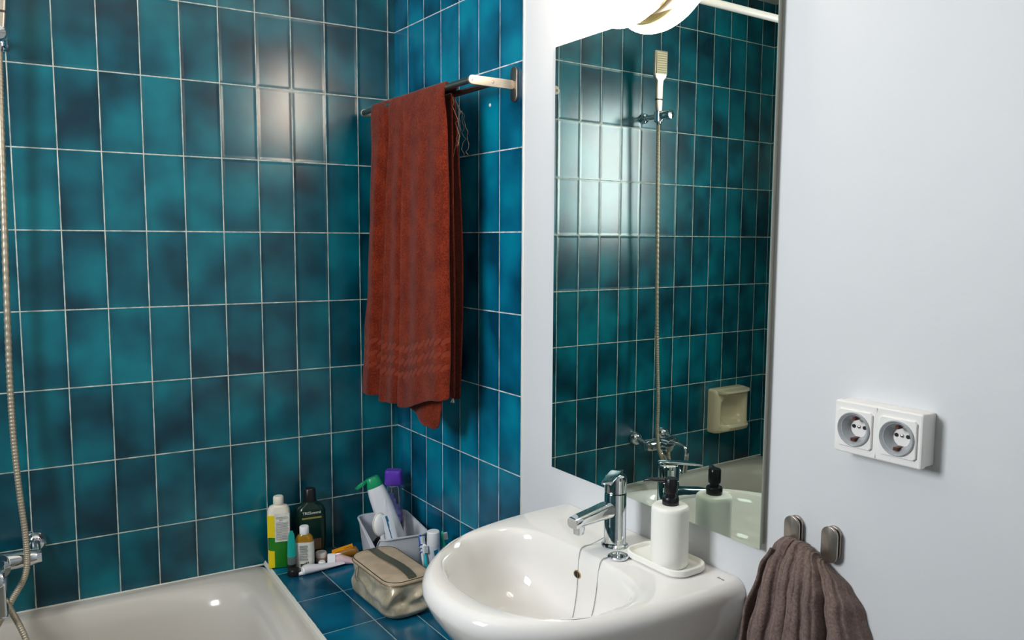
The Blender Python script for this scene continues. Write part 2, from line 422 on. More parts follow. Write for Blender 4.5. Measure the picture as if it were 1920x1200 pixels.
# silicone bead where the bath meets tiles
bm = tube([V(XT, -.001, ZL-.011), V(XT-.6, -.001, ZL-.0085), V(XL, -.001, ZL-.008)], .0030, 8); structure('trim_2', bm, m_caulk)
bm = bmesh.new(); Ls = []
for i in range(60):
    y = -.004+(YE+.004)*i/59; r = .0014+.0010*nz(y*40)
    Ls.append([V(XT-.005, y, ZL-.0095), V(XT-.0030, y, ZL-.004), V(XT-.0005, y, ZL+.0008+.0004*nz(y*30)), V(XT+r, y, ZL+.0008), V(XT+r*1.1, y, ZL-.001), V(XT, y, ZL-.014)])
loft(bm, Ls); structure('trim_3', bm, m_caulk)

# ------------------------------------------------------------------ wall mirror
ZM0, ZM1, DM0, DM1 = -.541, .403, .811, 1.411
def moff(d): return .0065+(d-.8)*.0200
mir = thingB('wall_mirror', 'tall frameless wall mirror above the washbasin', 'mirror', (DM0+DM1)/2, 0, ZM0)
dm = (DM0+DM1)/2
bm = bmesh.new(); th = .005
P8 = lambda y0, y1, z0, z1, o0, o1: [(o0(y0), y0-dm, z0), (o0(y1), y1-dm, z0), (o0(y1), y1-dm, z1), (o0(y0), y0-dm, z1), (o1(y0), y0-dm, z0), (o1(y1), y1-dm, z0), (o1(y1), y1-dm, z1), (o1(y0), y0-dm, z1)]
vs = [bm.verts.new(p) for p in P8(DM0, DM1, 0, ZM1-ZM0, moff, lambda d: moff(d)-.003)]
for i, f in enumerate(((0, 1, 2, 3), (4, 7, 6, 5), (0, 4, 5, 1), (1, 5, 6, 2), (2, 6, 7, 3), (3, 7, 4, 0))):
    q = bm.faces.new([vs[k] for k in f]); q.material_index = 0 if i == 0 else 1
o = obj('mirror_pane', bm, [m_mirror, m_mirredge], mir, sharp=10)
bm = bmesh.new()
vs = [bm.verts.new(p) for p in P8(DM0+.006, DM1-.004, .006, ZM1-ZM0-.006, lambda d: moff(d)-.003, lambda d: .0032)]
for f in ((0, 1, 2, 3), (4, 7, 6, 5), (0, 4, 5, 1), (1, 5, 6, 2), (2, 6, 7, 3), (3, 7, 4, 0)): bm.faces.new([vs[k] for k in f])
obj('mirror_backing', bm, mat('mirror_back', '#b9b7aa', .6), mir, sharp=10)

# ------------------------------------------------------------------ wall lamp above the mirror
LD, LZ, LR = 1.095, .533, .152
lamp = thingB('wall_lamp', 'round glowing opal glass wall lamp over the top of the mirror', 'lamp', LD, .020, LZ)
bm = lathe([(LR-.02, .003), (LR-.016, .003), (LR-.014, .006), (LR-.014, .012), (LR-.03, .016), (LR-.03, .020), (.0, .020)], 64, axis='x')
obj('base_plate', bm, m_lampback, lamp)
prof = [(LR-.012, .022), (LR-.004, .023), (LR, .028)]
for k in range(1, 15):
    a = PI/2*k/14; prof.append((LR*math.cos(a)**.85 if k < 14 else 0, .028+.062*math.sin(a)))
sh = obj('glass_shade', lathe(prof, 72, axis='x'), m_glow, lamp)
for a in (-.9, .3, 2.2, 4.0):
    yy, zz = (LR-.018)*math.cos(a), (LR-.018)*math.sin(a)
    bm = bmesh.new(); tube([V(.014, yy, zz), V(.026, yy*1.04, zz*1.04)], .004, 8, bm)
    obj('shade_clip', bm, m_lampback, lamp)

# ------------------------------------------------------------------ washbasin
ZS = -.613; DS = 1.112
sink = thingB('washbasin', 'white ceramic washbasin mounted under the mirror', 'washbasin', DS, .004, ZS)
half = [(0, .262), (.05, .2625), (.10, .261), (.19, .254), (.285, .235), (.365, .198), (.425, .150), (.46, .104), (.477, .058), (.483, 0)]
def outline(n=15):
    P = catmull([V(h, o, 0) for o, h in half], n)  # x = half width, y = off
    R = [(p.y, p.x) for p in P]
    Lf = [(o, -h) for o, h in reversed(R[:-1])]
    return R+Lf          # from wall +side round the front to wall -side
OUT = outline(8)
# resample evenly
def resample(pts, n):
    d = [0]
    for a, b in zip(pts[:-1], pts[1:]): d.append(d[-1]+math.hypot(b[0]-a[0], b[1]-a[1]))
    out = []; j = 0
    for k in range(n):
        s = d[-1]*k/(n-1)
        while j < len(d)-2 and d[j+1] < s: j += 1
        t = (s-d[j])/max(1e-9, d[j+1]-d[j]); out.append((pts[j][0]+(pts[j+1][0]-pts[j][0])*t, pts[j][1]+(pts[j+1][1]-pts[j][1])*t))
    return out
NO = 97; OUT = resample(OUT, NO)
back = [(0.0, -.262+.524*k/24) for k in range(1, 24)]
OUTC = OUT+back; NC = len(OUTC)
def inset(outl, a, keepback=True):
    R = []
    n = len(outl)
    for i, (x, y) in enumerate(outl):
        px, py = outl[i-1]; qx, qy = outl[(i+1) % n]
        if i == 0: px, py = x-.01, y
        if i == NO-1: qx, qy = x-.01, y
        tx, ty = qx-px, qy-py; l = math.hypot(tx, ty) or 1
        if keepback and i >= NO: R.append((x, y*(1-a/.262))); continue
        nx, ny = x+ty/l*a*-1*-1, y-tx/l*a
        R.append((x+(ty/l)*a, y-(tx/l)*a))
    return R
# which way is inward?
tst = inset(OUTC, .01); mid = NO//2
SG = 1 if tst[mid][0] < OUTC[mid][0] else -1
def ins(a):
    R = inset(OUTC, a*SG)
    return [(max(0.0, x) if i < NO else 0.0, y) for i, (x, y) in enumerate(R)]
BC, BO = 0.0, .284            # bowl centre (d, off)
bowl_back = .142
NCK = NC
def bowl_ring(g, z, sh=0.0):
    """ring of the bowl outline, matched by angle to the deck outline"""
    R = []
    for i, (x, y) in enumerate(OUTC):
        a = math.atan2(y-BC, x-BO+.0)
        c, s = math.cos(a), math.sin(a)
        hx = .148 if c > 0 else .134; hy = .204
        n = 2.0 if c > 0 else 3.4
        r = 1/((abs(c)/hx)**n+(abs(s)/hy)**n)**(1/n)
        R.append(V(BO+r*c*g+sh, BC+r*s*g, z))
    return R
def ring(a, z): return [V(x, y, z) for x, y in ins(a)]
def under(g, z, back=0):
    R = []
    for i, (x, y) in enumerate(OUTC): R.append(V(x*g, y*(.35+.65*g), z))
    return R
loops = [under(.52, -.205), under(.66, -.190), under(.80, -.150), under(.90, -.105), under(.965, -.062), ring(.003, -.036), ring(0, -.026), ring(.0014, -.0175), ring(.0045, -.0105), ring(.0088, -.0056), ring(.0135, -.0024), ring(.0165, -.0009), ring(.0195, 0)]
rim = bowl_ring(1.03, -.0006); loops += [rim, bowl_ring(1.012, -.0020), bowl_ring(.990, -.0055), bowl_ring(.967, -.012), bowl_ring(.945, -.020)]
for k in range(1, 15):
    t = k/14; g = .93*(1-t**2.3)**.62 if t < 1 else 0.0
    g = max(g, .11 if k == 14 else g); loops.append(bowl_ring(max(g, .10), -.024-.118*math.sin(t*PI/2)**.95, .0))
loops = [[V(p.x, p.y+.030*(max(0, p.x)/.48)**3, p.z) for p in L] for L in loops]
bm = bmesh.new(); loft(bm, loops); body = obj('basin_body', bm, m_ceram, sink, sharp=60)
bvh_m = bmesh.new(); bvh_m.from_mesh(body.data); BV = BVHTree.FromBMesh(bvh_m)
def skew(p): p.y += .030*(max(0, p.x)/.48)**3; return p
def on_basin(off, d, z=.3, direc=(0, 0, -1)):
    h = BV.ray_cast(V(off-.004, d-DS, z if z > 0 else z), V(*direc)); return h[0], h[1]
bm = lathe([(.0, .003), (.016, .003), (.021, .002), (.023, .0), (.023, -.004)], 24, (BO, 0, -.1425))
obj('waste_ring', bm, m_chrome, sink)
# overflow hole in the back wall of the bowl
h = BV.ray_cast(V(.30, 1.103-DS, -.046), V(-1, 0, 0))
p, nn = h[0], h[1]; q = nn.to_track_quat('Z', 'Y').to_matrix().to_4x4(); q.translation = p+nn*.0006
bm = bmesh.new(); lathe([(.0, .0), (.0085, .0), (.009, -.002)], 24, bm=bm); xf(bm, q @ Matrix.Diagonal((1.0, .72, 1, 1)))
obj('overflow_hole', bm, m_dark, sink)
bm = bmesh.new(); lathe([(.0086, -.001), (.0088, .0006), (.0100, .0008), (.0112, -.0006)], 24, bm=bm, cap=False); xf(bm, q @ Matrix.Diagonal((1.0, .72, 1, 1)))
obj('overflow_rim', bm, mat('overflow_brass', '#c9a878', .3, .6), sink)
bm = text_bm('Roca', .0080); xf(bm, Matrix.Translation((.030, 1.343-DS, .0004)) @ Matrix.Rotation(PI/2+.0, 4, 'Z'))
obj('maker_mark', bm, mat('grey_print', '#9c9ca0', .5), sink)
bm = bmesh.new(); lathe([(.0, 0), (.065, 0), (.075, -.01), (.085, -.62), (.09, -.66), (.0, -.66)], 32, (.13, 0, -.186), bm=bm); obj('pedestal', bm, m_ceram, sink)

# ------------------------------------------------------------------ basin mixer tap
FX, FD = .083, 1.1175
tap = thingB('basin_tap', 'chrome single-lever tap on the washbasin', 'tap', FD, FX, ZS)
obj('tap_body', lathe([(.0, 0), (.0262, 0), (.0268, .0015), (.0262, .004), (.0225, .006), (.0215, .009), (.0215, .104), (.0208, .1055), (.0, .1055)], 48), m_chrome, tap)
# spout: rounded bar sloping down, along the off axis
bm = bmesh.new(); Ls = []
for x, z, wy, hz in ((.0, .076, .0155, .0145), (.03, .074, .0155, .0145), (.055, .071, .0155, .0125), (.09, .0665, .0152, .0110), (.103, .0645, .0150, .0104), (.107, .0640, .0142, .0095)):
    Ls.append([V(x+(b/.0145)*.000, a, z+b) for a, b in rrect(wy*2, hz*2, .0085, 5)])
loft(bm, Ls); obj('spout', bm, m_chrome, tap, sharp=50)
bm = lathe([(.0, -.012), (.0085, -.012), (.0105, -.010), (.0115, 0), (.0115, .006), (0, .006)], 24, (.091, 0, .052)); obj('aerator', bm, m_chrome, tap)
# cap with slanted top, lever toward the room
la = math.radians(33)
bm = bmesh.new(); Ls = []
n = 48
for r, z in ((.0200, .1062), (.0216, .1075), (.0216, .132)):
    Ls.append([V(r*math.cos(2*PI*k/n), r*math.sin(2*PI*k/n), z) for k in range(n)])
for r, z0 in ((.0212, .1360), (.0200, .1395), (.0165, .1420), (.009, .1430)):
    Ls.append([V(r*math.cos(2*PI*k/n), r*math.sin(2*PI*k/n), z0) for k in range(n)])
loft(bm, Ls); handle = obj('tap_cap', bm, m_chrome, tap)
bm = bmesh.new(); Ls = []
for x, z, wy, hz in ((-.0215, .1448, .0060, .0010), (-.019, .1450, .0095, .0022), (.0, .1452, .0122, .0026), (.03, .1440, .0118, .0023), (.050, .1425, .0110, .0020), (.066, .1405, .0100, .0017), (.068, .1402, .0080, .0010)):
    Ls.append([V(x, a, z+b) for a, b in rrect(wy*2, hz*2, hz*.8, 4)])
loft(bm, Ls); xf(bm, Matrix.Rotation(la, 4, 'Z')); obj('lever', bm, m_chrome, tap, sharp=50)

# plug lying on the deck with its chain
pd, po = 1.171, .1215
hp, _ = on_basin(po, pd)
plug = thingB('sink_plug', 'small round chrome plug lying on the basin deck beside the tap', 'plug', pd, po, ZS+hp.z+.0005); plug.scale = (.9, .9, .9)
obj('plug_disc', lathe([(.0, 0), (.0195, 0), (.0215, .002), (.0222, .0045), (.0205, .0065), (.015, .006), (.013, .0045), (.0, .0045)], 40), m_chrome, plug)
obj('plug_knob', lathe([(.0035, .004), (.003, .008), (.0045, .0105), (.0035, .013), (.0, .0135)], 20), m_chrome, plug)
m_chainm = mat('chain_metal', '#8b8d92', .3, .9)
chain = thingB('plug_chain', 'thin bead chain hanging from the tap into the basin bowl', 'chain', DS, .004, ZS)
def beads(path, r, gap, bm):
    d = 0; nxt = 0
    for a, b in zip(path[:-1], path[1:]):
        l = (b-a).length
        while nxt <= d+l:
            c = a+(b-a)*((nxt-d)/l); m4 = Matrix.Translation(c); bmesh.ops.create_icosphere(bm, subdivisions=1, radius=r, matrix=m4); nxt += gap
        d += l
def surf(off, d):
    q, n_ = on_basin(off, d); return q+n_*.0016 if q else V(off-.004, d-DS, 0.002)
pathA = [V(.098-.004, 1.101-DS, .012), V(.112-.004, 1.094-DS, .004)]+[surf(*q) for q in ((.124, 1.092), (.134, 1.091), (.143, 1.094), (.150, 1.098), (.158, 1.102), (.166, 1.107), (.176, 1.113), (.19, 1.122), (.205, 1.131), (.225, 1.142), (.245, 1.150))]
pathB = [surf(*q) for q in ((.245, 1.152), (.225, 1.158), (.205, 1.162), (.19, 1.163), (.176, 1.163), (.166, 1.162), (.158, 1.162), (.150, 1.161), (.143, 1.160), (.136, 1.159))]+[V(.133-.004, 1.158-DS, .004)]
bm = bmesh.new(); beads(catmull(pathA, 8), .0011, .0026, bm); obj('bead_chain', bm, m_chainm, chain)
bm = bmesh.new(); beads(catmull(pathB, 8), .0011, .0026, bm); obj('bead_chain', bm, m_chainm, chain)

# ------------------------------------------------------------------ soap dispenser on its tray
SD, SO = 1.236, .064
tray = thingB('soap_tray', 'small white oblong tray on the right of the washbasin deck', 'tray', SD, SO, ZS+.0003)
bm = bmesh.new(); tw, tl = .088, .146
def tr(i, z, r=.030): return [V(x, y, z) for x, y in rrect(tw-2*i, tl-2*i, max(.004, r-i), 8)]
loft(bm, [tr(.006, 0), tr(.002, .0012), tr(0, .004), tr(0, .0125), tr(.0012, .0140), tr(.0035, .0140), tr(.005, .0125), tr(.007, .007), tr(.010, .0058), tr(.02, .0055)])
obj('tray_body', bm, m_disp, tray)
disp = thingB('soap_dispenser', 'white soap dispenser with black pump standing on the oblong tray', 'soap dispenser', 1.254, .072, ZS+.0062, extra=.25)
bm = bmesh.new()
def dr(w_, z, r=.0305): return [V(x, y, z) for x, y in rrect(w_, w_, r*w_/.066, 8)]
loft(bm, [dr(.058, 0), dr(.0635, .001), dr(.066, .004), dr(.066, .103), dr(.065, .1075), dr(.060, .1105), dr(.05, .1115), dr(.030, .112)])
obj('dispenser_body', bm, m_disp, disp)
obj('pump_collar', lathe([(.0, .111), (.0145, .111), (.0152, .1125), (.0152, .124), (.0142, .1258), (.009, .1262), (.0085, .134), (.0, .134)], 32), m_black, disp)
obj('pump_head', lathe([(.0, .1335), (.0112, .1335), (.0118, .135), (.0118, .1585), (.0108, .160), (.0, .160)], 32), m_black, disp)
bm = bmesh.new(); Ls = []
for x, z, a, b in ((.0, .1555, .006, .0035), (.02, .1553, .0055, .0032), (.036, .1545, .0045, .0027), (.046, .1525, .004, .0024), (.049, .150, .0035, .002)):
    Ls.append([V(x, p_, z+q_) for p_, q_ in rrect(2*a, 2*b, b*.9, 3)])
loft(bm, Ls); xf(bm, Matrix.Rotation(-.25-.93, 4, 'Z')); obj('pump_nozzle', bm, m_black, disp)

# ------------------------------------------------------------------ double power socket
m_contact = mat('contact_metal', '#5c3226', .5, .3)
sx = thingB('power_socket', 'white surface-mounted double power socket on the painted wall', 'power socket', 1.623, .003, -.333)
bm = bmesh.new(); ol = rrect(.138, .078, .003, 4, 0, .039)
slab([(a*.95, .039+(b-.039)*.96) for a, b in ol], .0, .024, .0012, bm, 'x'); obj('backbox', bm, m_sock, sx)
FW, FH, bv = .1345, .0775, .0025
bm = bmesh.new(); Ls = []
for i_, x in ((.002, .0242), (.0, .0262), (.0, .0340), (.0008, .0357), (bv, .0365)):
    Ls.append([V(x, y, z) for y, z in rrect(FW-2*i_, FH-2*i_, .0035-i_*.9, 4, 0, .039)])
loft(bm, Ls, True, False)
def rect_ring(y0, y1, h_, x, n=48):
    cy, a_ = (y0+y1)/2, (y1-y0)/2; R = []
    for k in range(n):
        t = 2*PI*(k+.5)/n; sc = 1/max(abs(math.cos(t))/a_, abs(math.sin(t))/h_); R.append(V(x, cy+sc*math.cos(t), .039+sc*math.sin(t)))
    return R
def ring_at(y, r, x, n=48): return [V(x, y+r*math.cos(2*PI*(k+.5)/n), .039+r*math.sin(2*PI*(k+.5)/n)) for k in range(n)]
YC = .0330
for sg in (-1, 1):
    ya, yb = sorted((0, sg*(FW/2-bv+.0002)))
    loft(bm, [rect_ring(ya, yb, FH/2-bv+.0002, .0365), ring_at(sg*YC, .0262, .0365), ring_at(sg*YC, .0262, .028)], False, False)
obj('cover_frame', bm, m_sock, sx, sharp=25)
m_ring = mat('smoky_clear_plastic', '#d3d6da', .12, trans=.45, ior=1.35)
for y in (-YC, YC):
    bm = bmesh.new()
    loft(bm, [rect_ring(y-.0275, y+.0275, .0275, .0364), rect_ring(y-.0275, y+.0275, .0275, .0392), rect_ring(y-.0268, y+.0268, .0268, .0402), ring_at(y, .0218, .0402), ring_at(y, .0208, .0395), ring_at(y, .0196, .0262), ring_at(y, .002, .0260)], cap0=False)
    ins_ = obj('socket_insert', bm, m_sock, sx, sharp=30)
    bm = bmesh.new(); loft(bm, [ring_at(y, .0190, .0268), ring_at(y, .0205, .0404), ring_at(y, .0250, .0406), ring_at(y, .0252, .0430), ring_at(y, .0240, .0440), ring_at(y, .0150, .0330), ring_at(y, .0138, .0275), ring_at(y, .0150, .0266)], cap0=False, cap1=False)
    obj('shutter_ring', bm, m_ring, ins_)
    for s_ in (-1, 1):
        bm = bmesh.new(); rawbox(bm, .0262, .0420, y-.0026+.001*s_, y+.0026, .039+s_*.0155-.0022, .039+s_*.0155+.0022)
        obj('earth_contact', bm, m_contact, ins_)
        bm = lathe([(.0, .0012), (.0027, .0012), (.0027, -.001)], 16, (.0262, y+s_*.0085, .0405), 'x'); obj('pin_hole', bm, m_dark, ins_)
    bm = bmesh.new(); lathe([(.0, .0026), (.0022, .0018), (.0026, 0)], 12, (.0262, y, .0405), 'x', bm); obj('screw', bm, m_steel, ins_)

# ------------------------------------------------------------------ coat hooks
def make_hook(lbl, d, z):
    h = thingB('towel_hook', lbl, 'hook', d, .003, z)
    h['group'] = 'wall hooks for the brown towel'
    st = [(y, z_) for y, z_ in rrect(.0265, .056, .0132, 10)]
    bm = bmesh.new(); slab(st, 0, .006, .0012, bm, 'x'); obj('wall_plate', bm, m_steel, h)
    bm = bmesh.new(); lathe([(.008, .004), (.007, .006), (.007, .010), (.008, .013)], 20, (0, 0, -.004), 'x', bm); obj('stem', bm, m_steel, h)
    st = [(y, z_) for y, z_ in rrect(.0285, .058, .0142, 10)]
    bm = bmesh.new(); slab(st, .0115, .0160, .0012, bm, 'x'); obj('front_plate', bm, m_steel, h)
    return h
hook = make_hook('brushed steel oblong hook nearer the mirror, above the brown towel', 1.472, -.4935)
copy_thing(hook, 'brushed steel oblong hook farther from the mirror, under the power socket', WB(.003, 1.541, -.4905))

# ------------------------------------------------------------------ towel rail
RZ, RD = .347, .647
rail = thingB('towel_rail', 'double-bar brushed steel towel rail on the tiled right wall', 'towel rail', RD, 0, RZ)
O1, O2, DN = .124, .066, .045
for s_, d in ((0, 0), (1, DN-RD)):
    st = [(y+d, z_+.002) for y, z_ in rrect(.026, .082, .0128, 10)]
    bm = bmesh.new(); slab(st, 0, .007, .001, bm, 'x'); obj('wall_plate', bm, m_steel, rail)
    bm = bmesh.new(); ol = [(x, z) for x, z in rrect(O1+.008-.004, .021, .0104, 8, (O1+.008+.004)/2, 0)]
    slab([(a, b) for a, b in ol], d-.003, d+.003, .0006, bm, 'y'); xf(bm, Matrix.Identity(4)); a_ = obj('bracket_arm', bm, m_steel2, rail)
    for oo in (O1, O2):
        bm = bmesh.new(); lathe([(.0, .001), (.003, .0006), (.0035, -.0005)], 16, (oo, d+.0035, 0), 'y', bm); obj('bolt', bm, m_steel, a_)
for oo, zz in ((O1, 0), (O2, -.002)):
    bm = bmesh.new(); tube([V(oo, DN-RD+.002, zz), V(oo, -.002, zz)], .0075, 20, bm); obj('bar', bm, m_steel, rail)
# old screw plug in the tile below the rail
sp = thingB('wall_plug', 'tiny white filled screw hole in a tile below the towel rail', 'wall plug', .534, .0005, .316)
obj('filler', lathe([(0, .001), (.0035, .001), (.0045, 0), (.0045, -.001)], 16, axis='x'), m_caulk, sp)

# ------------------------------------------------------------------ rust bath towel on the rail
tw = thingB('bath_towel', 'rust red terry bath towel hanging folded over the double towel rail', 'towel', .32, 0, RZ)
TD = .32
def interp(tab, s):
    if s <= tab[0][0]: return tab[0][1]
    for (a, x), (b, y) in zip(tab[:-1], tab[1:]):
        if s <= b:
            t = (s-a)/(b-a); t = t*t*(3-2*t); return x+(y-x)*t
    return tab[-1][1]
FOLD = [(0, -.004), (.05, .006), (.13, .010), (.19, -.010), (.235, -.062), (.262, -.055), (.285, .010), (.36, .004), (.44, .008), (.495, -.002), (.515, .012), (.60, .007), (.72, .012), (.80, .007), (.93, .011), (.985, .003), (1, -.010)]
DL_ = [(0, .118), (.12, .122), (.35, .105), (.62, .085), (.78, .060), (1, .040)]
DR_ = [(0, .535), (.15, .548), (.5, .546), (.8, .552), (1, .545)]
HEM = [(0, -.474), (.26, -.470), (.30, -.478), (.50, -.470), (.52, -.474), (.95, -.423), (1, -.416)]
bm = bmesh.new(); NS = 110; rows = []; vv = []
zt = .0130
for i in range(71):                       # front, hem to top
    t = 1-i/70; row = []
    for j in range(NS+1):
        s = j/NS; dl, dr_ = interp(DL_, t), interp(DR_, t)
        d = dl+(dr_-dl)*s; amp = min(1, t*3.2)
        zz = zt+(interp(HEM, s)-RZ-zt)*t
        off = O1+.0105+interp(FOLD, s)*amp+.0025*nz(s*9, t*3, 1)*amp+.010*t*t*(.3+.5*nz(s*2.5, 5))
        if t < .06: off -= .008*(1-t/.06)**2; zz += .001*nz(s*8, 9)
        row.append(V(off, d-TD+.002*nz(t*6, s*4), zz))
    rows.append(row); vv.append((1-t)*.77)
for i in range(1, 12):                    # over the two bars
    t = i/12; row = []
    for j in range(NS+1):
        s = j/NS; d = .118+(.535-.118)*s-.05*t*s*.8; row.append(V(O1+.002-(O1-O2+.006)*t, d-TD, zt+.001*nz(s*8, 9)-.004*math.sin(PI*t)+.002*nz(s*6, t*3, 4)*math.sin(PI*t)))
    rows.append(row); vv.append(.77+.01*i)
for i in range(0, 50):                    # back drop
    t = i/49; row = []
    for j in range(NS+1):
        s = j/NS; dl = .118-.07*t; dr_ = .452-.004*t+.030*math.sin(t*PI*.9)
        zz = zt-.004-(.815-.02*s)*t
        row.append(V(O2-.0105-.004*math.sin(s*20)*min(1, t*2)-.008*t, dl+(dr_-dl)*s-TD, zz))
    rows.append(row); vv.append(.88+.8*t)
sheet(bm, rows, lambda i, j: ((j/NS)*.46, .77-(.77-vv[i]) if i <= 70 else vv[i]))
o = obj('terry_cloth', bm, m_rust, tw, sharp=180, recalc=False); solid(o, .0050, 0)
# inner folded layers
bm = bmesh.new()
for off0, d0, d1, hz, sk in ((O1-.012, .235, .47, [(0, -.468), (.1, -.466), (.25, -.472), (.80, -.512), (.88, -.515), (.95, -.505), (.97, -.47), (1, -.45)], .006),
                             (O1-.034, .25, .500, [(0, -.44), (1, -.425)], .004), (O2+.012, .11, .470, [(0, -.43), (1, -.405)], .004)):
    g = []
    for i in range(40):
        t = i/39; row = []
        for j in range(60):
            s = j/59; d = d0-.065*t*(1-s)+(d1-d0)*s+.010*math.sin(t*2.6)*s
            row.append(V(off0+sk*math.sin(s*14+off0*90)*min(1, 2*t)+.004*nz(s*4, t*3, off0*50), d-TD, -.004+(interp(hz, s)-RZ+.004)*t))
        g.append(row)
    sheet(bm, g, lambda i, j: (j/59*.4, .8-i/39*.5))
o = obj('inner_layers', bm, m_rust, tw, sharp=180, recalc=False); solid(o, .005, 0)
for k in range(6):
    rr_ = random.Random(k); p = V(O1-.02-.012*k, .530-.012*k-TD, -.02-.004*k); pts_ = [p.copy()]; bm = bmesh.new()
    for q in range(14):
        p = p+V(rr_.uniform(-.004, .004), rr_.uniform(-.007, .008), -rr_.uniform(.004, .013)); pts_.append(p.copy())
    tube(pts_, .00038, 5, bm, smooth=4); obj('loose_thread', bm, m_thread, tw, label='pale frayed thread')
bm = bmesh.new(); p0 = V(.07, .462-TD, -.755); tube([p0, p0+V(.001, .006, -.012), p0+V(-.001, .003, -.024)], .0012, 6, bm, smooth=3)
for k in range(9):
    tube([p0+V(-.001, .003, -.022), p0+V(.004*math.cos(k), .003+.006*math.sin(k*1.7), -.034)], .0012, 4, bm)
obj('thread_tassel', bm, mat('pale_thread', '#cfc0b8', .9), tw, label='pale frayed tassel')

# ------------------------------------------------------------------ brown hand towel on the hooks
hw = thingB('hand_towel', 'grey-brown terry hand towel bunched over the wall hooks', 'towel', 1.52, .0035, -.50)
FB = [(0, .0), (.03, .35), (.06, .62), (.085, .66), (.11, .35), (.135, .42), (.17, .90), (.24, 1.0), (.30, .80), (.335, .72), (.36, .95), (.41, 1.0), (.455, .84), (.50, .92), (.55, .95), (.60, .80), (.645, .86), (.69, 1.02), (.735, .92), (.765, .52), (.79, .42), (.82, .70), (.88, .78), (.94, .58), (.98, .25), (1, 0.0)]
bm = bmesh.new(); rows = []; NB = 170; NT_ = 80
for i in range(NT_+1):
    t = i/NT_; zz = .000-.52*t
    dl = interp([(0, 1.456), (.03, 1.444), (.08, 1.434), (.2, 1.428), (.35, 1.412), (1, 1.385)], t)
    dr_ = interp([(0, 1.540), (.04, 1.572), (.10, 1.596), (.2, 1.612), (.35, 1.634), (1, 1.672)], t)
    B_ = interp([(0, .034), (.03, .054), (.10, .068), (.3, .082), (1, .098)], t)
    row = []
    for j in range(NB+1):
        s = j/NB; sw = s+.05*(t-.2)*math.sin(s*PI)*(.5-s)*4+.012*nz(s*3, t*4)
        env = math.sin(PI*min(1, max(0, s)))**.42
        f = interp(FB, min(1, max(0, sw+.035*math.sin(t*5)*math.sin(PI*s))))
        depth = B_*(.16*env+.84*f*(1 if t > .12 else .65+.35*t/.12))if 0 < s < 1 else 0
        zsag = -.016*(s)-.016*math.sin(PI*s)*(1-t)*-0.4
        ztop = (-.024*s**1.4+.006*math.sin(PI*s))*(1-t)
        row.append(V(max(0.0, depth)+.003*nz(s*14, t*9, 2)+.0015*nz(s*40, t*30, 2)+.001, dl+(dr_-dl)*s-1.52, zz+ztop-.010*(1-f)*(1-t)))
    rows.append(row)
# close the top toward the wall
top = [V(.004, p.y*.92, p.z-.006) for p in rows[0]]
rows = [top]+rows
sheet(bm, rows, lambda i, j: (i/NT_*.5, j/NB*.5))
o = obj('terry_cloth', bm, m_brown, hw, sharp=180, recalc=False); solid(o, .004, -1)
bm = bmesh.new(); g = []
for i in range(50):
    t = i/49; row = []
    for j in range(14):
        s = j/13; d = interp([(0, 1.462), (.08, 1.440), (.25, 1.418), (.5, 1.408), (1, 1.400)], t)+.010*s*(1-s)
        row.append(V(.006+(.048+.022*t)*s+.004*nz(t*9, s*3), d-1.52-.018*s*0+.004*nz(t*5), -.010-.50*t-.03*(1-s)*(1-t)))
    g.append(row)
sheet(bm, g, lambda i, j: (i/49*.5, j/13*.08))
o = obj('side_fold', bm, m_brown, hw, sharp=180, recalc=False); solid(o, .004, 0)

# ------------------------------------------------------------------ shower: holder, hand shower, hose, mixer
HX, HY, HZ = -1.013, -.080, .437
hold = thing('shower_holder', 'small chrome wall holder carrying the hand shower', 'shower holder', (HX, 0, HZ))
bm = lathe([(.0, -.001), (.019, -.001), (.019, -.008), (.016, -.014), (.010, -.016), (.009, -.070), (.0, -.070)], 28, axis='y'); obj('wall_mount', bm, m_chrome, hold)
bm = bmesh.new(); lathe([(.0125, -.018), (.0175, -.020), (.0175, .016), (.0135, .018), (.0125, -.018)], 24, (0, HY, 0), bm=bm, cap=False); obj('clamp_ring', bm, m_chrome, hold)
bm = lathe([(.0, HY-.014), (.0125, HY-.014), (.0160, HY-.020), (.0168, HY-.055), (.0150, HY-.063), (.0, HY-.065)], 28, axis='y'); obj('holder_knob', bm, m_chrome, hold)
hs = thing('hand_shower', 'rectangular chrome and cream hand shower sitting in the wall holder', 'hand shower', (HX, HY, HZ+.012), rot=(math.radians(2), math.radians(2.5), 0))
bm = bmesh.new(); Ls = []
for z, wx, wy, yo in ((-.030, .010, .010, 0), (-.012, .0115, .0115, 0), (.004, .020, .014, 0), (.016, .026, .015, 0), (.05, .029, .015, 0), (.105, .031, .013, -.001), (.128, .034, .012, -.002), (.140, .056, .012, -.003), (.150, .060, .013, -.004), (.240, .063, .013, -.006), (.2425, .061, .011, -.006)):
    Ls.append([V(x, y+yo, z) for x, y in rrect(wx*1.12, wy*1.1, min(wx, wy)*.42, 5)])
loft(bm, Ls); obj('shower_body', bm, m_steel2, hs, sharp=50); hs.scale = (.92, .92, .90)
bm = bmesh.new(); rawbox(bm, -.0275, .0275, -.0150, -.0095, .152, .236); fp = obj('spray_face', bm, m_cream, hs, sharp=20)
bm = bmesh.new()
for k in range(9): tube([V(-.024, -.0152, .158+k*.009), V(.024, -.0152, .158+k*.009)], .0014, 6, bm)
obj('nozzle_ribs', bm, mat('nozzle_rubber', '#b59a74', .6), fp)
bm = bmesh.new(); Ls = [[V(x, y, z) for x, y in rrect(.0335, .0172, .006, 4)] for z in (.050, .056)]
loft(bm, Ls); obj('handle_band', bm, mat('band_dark', '#4b4640', .4, .4), hs)
hose = thing('shower_hose', 'long ribbed metal shower hose hanging down the teal tiled wall', 'shower hose', (HX, HY, HZ))
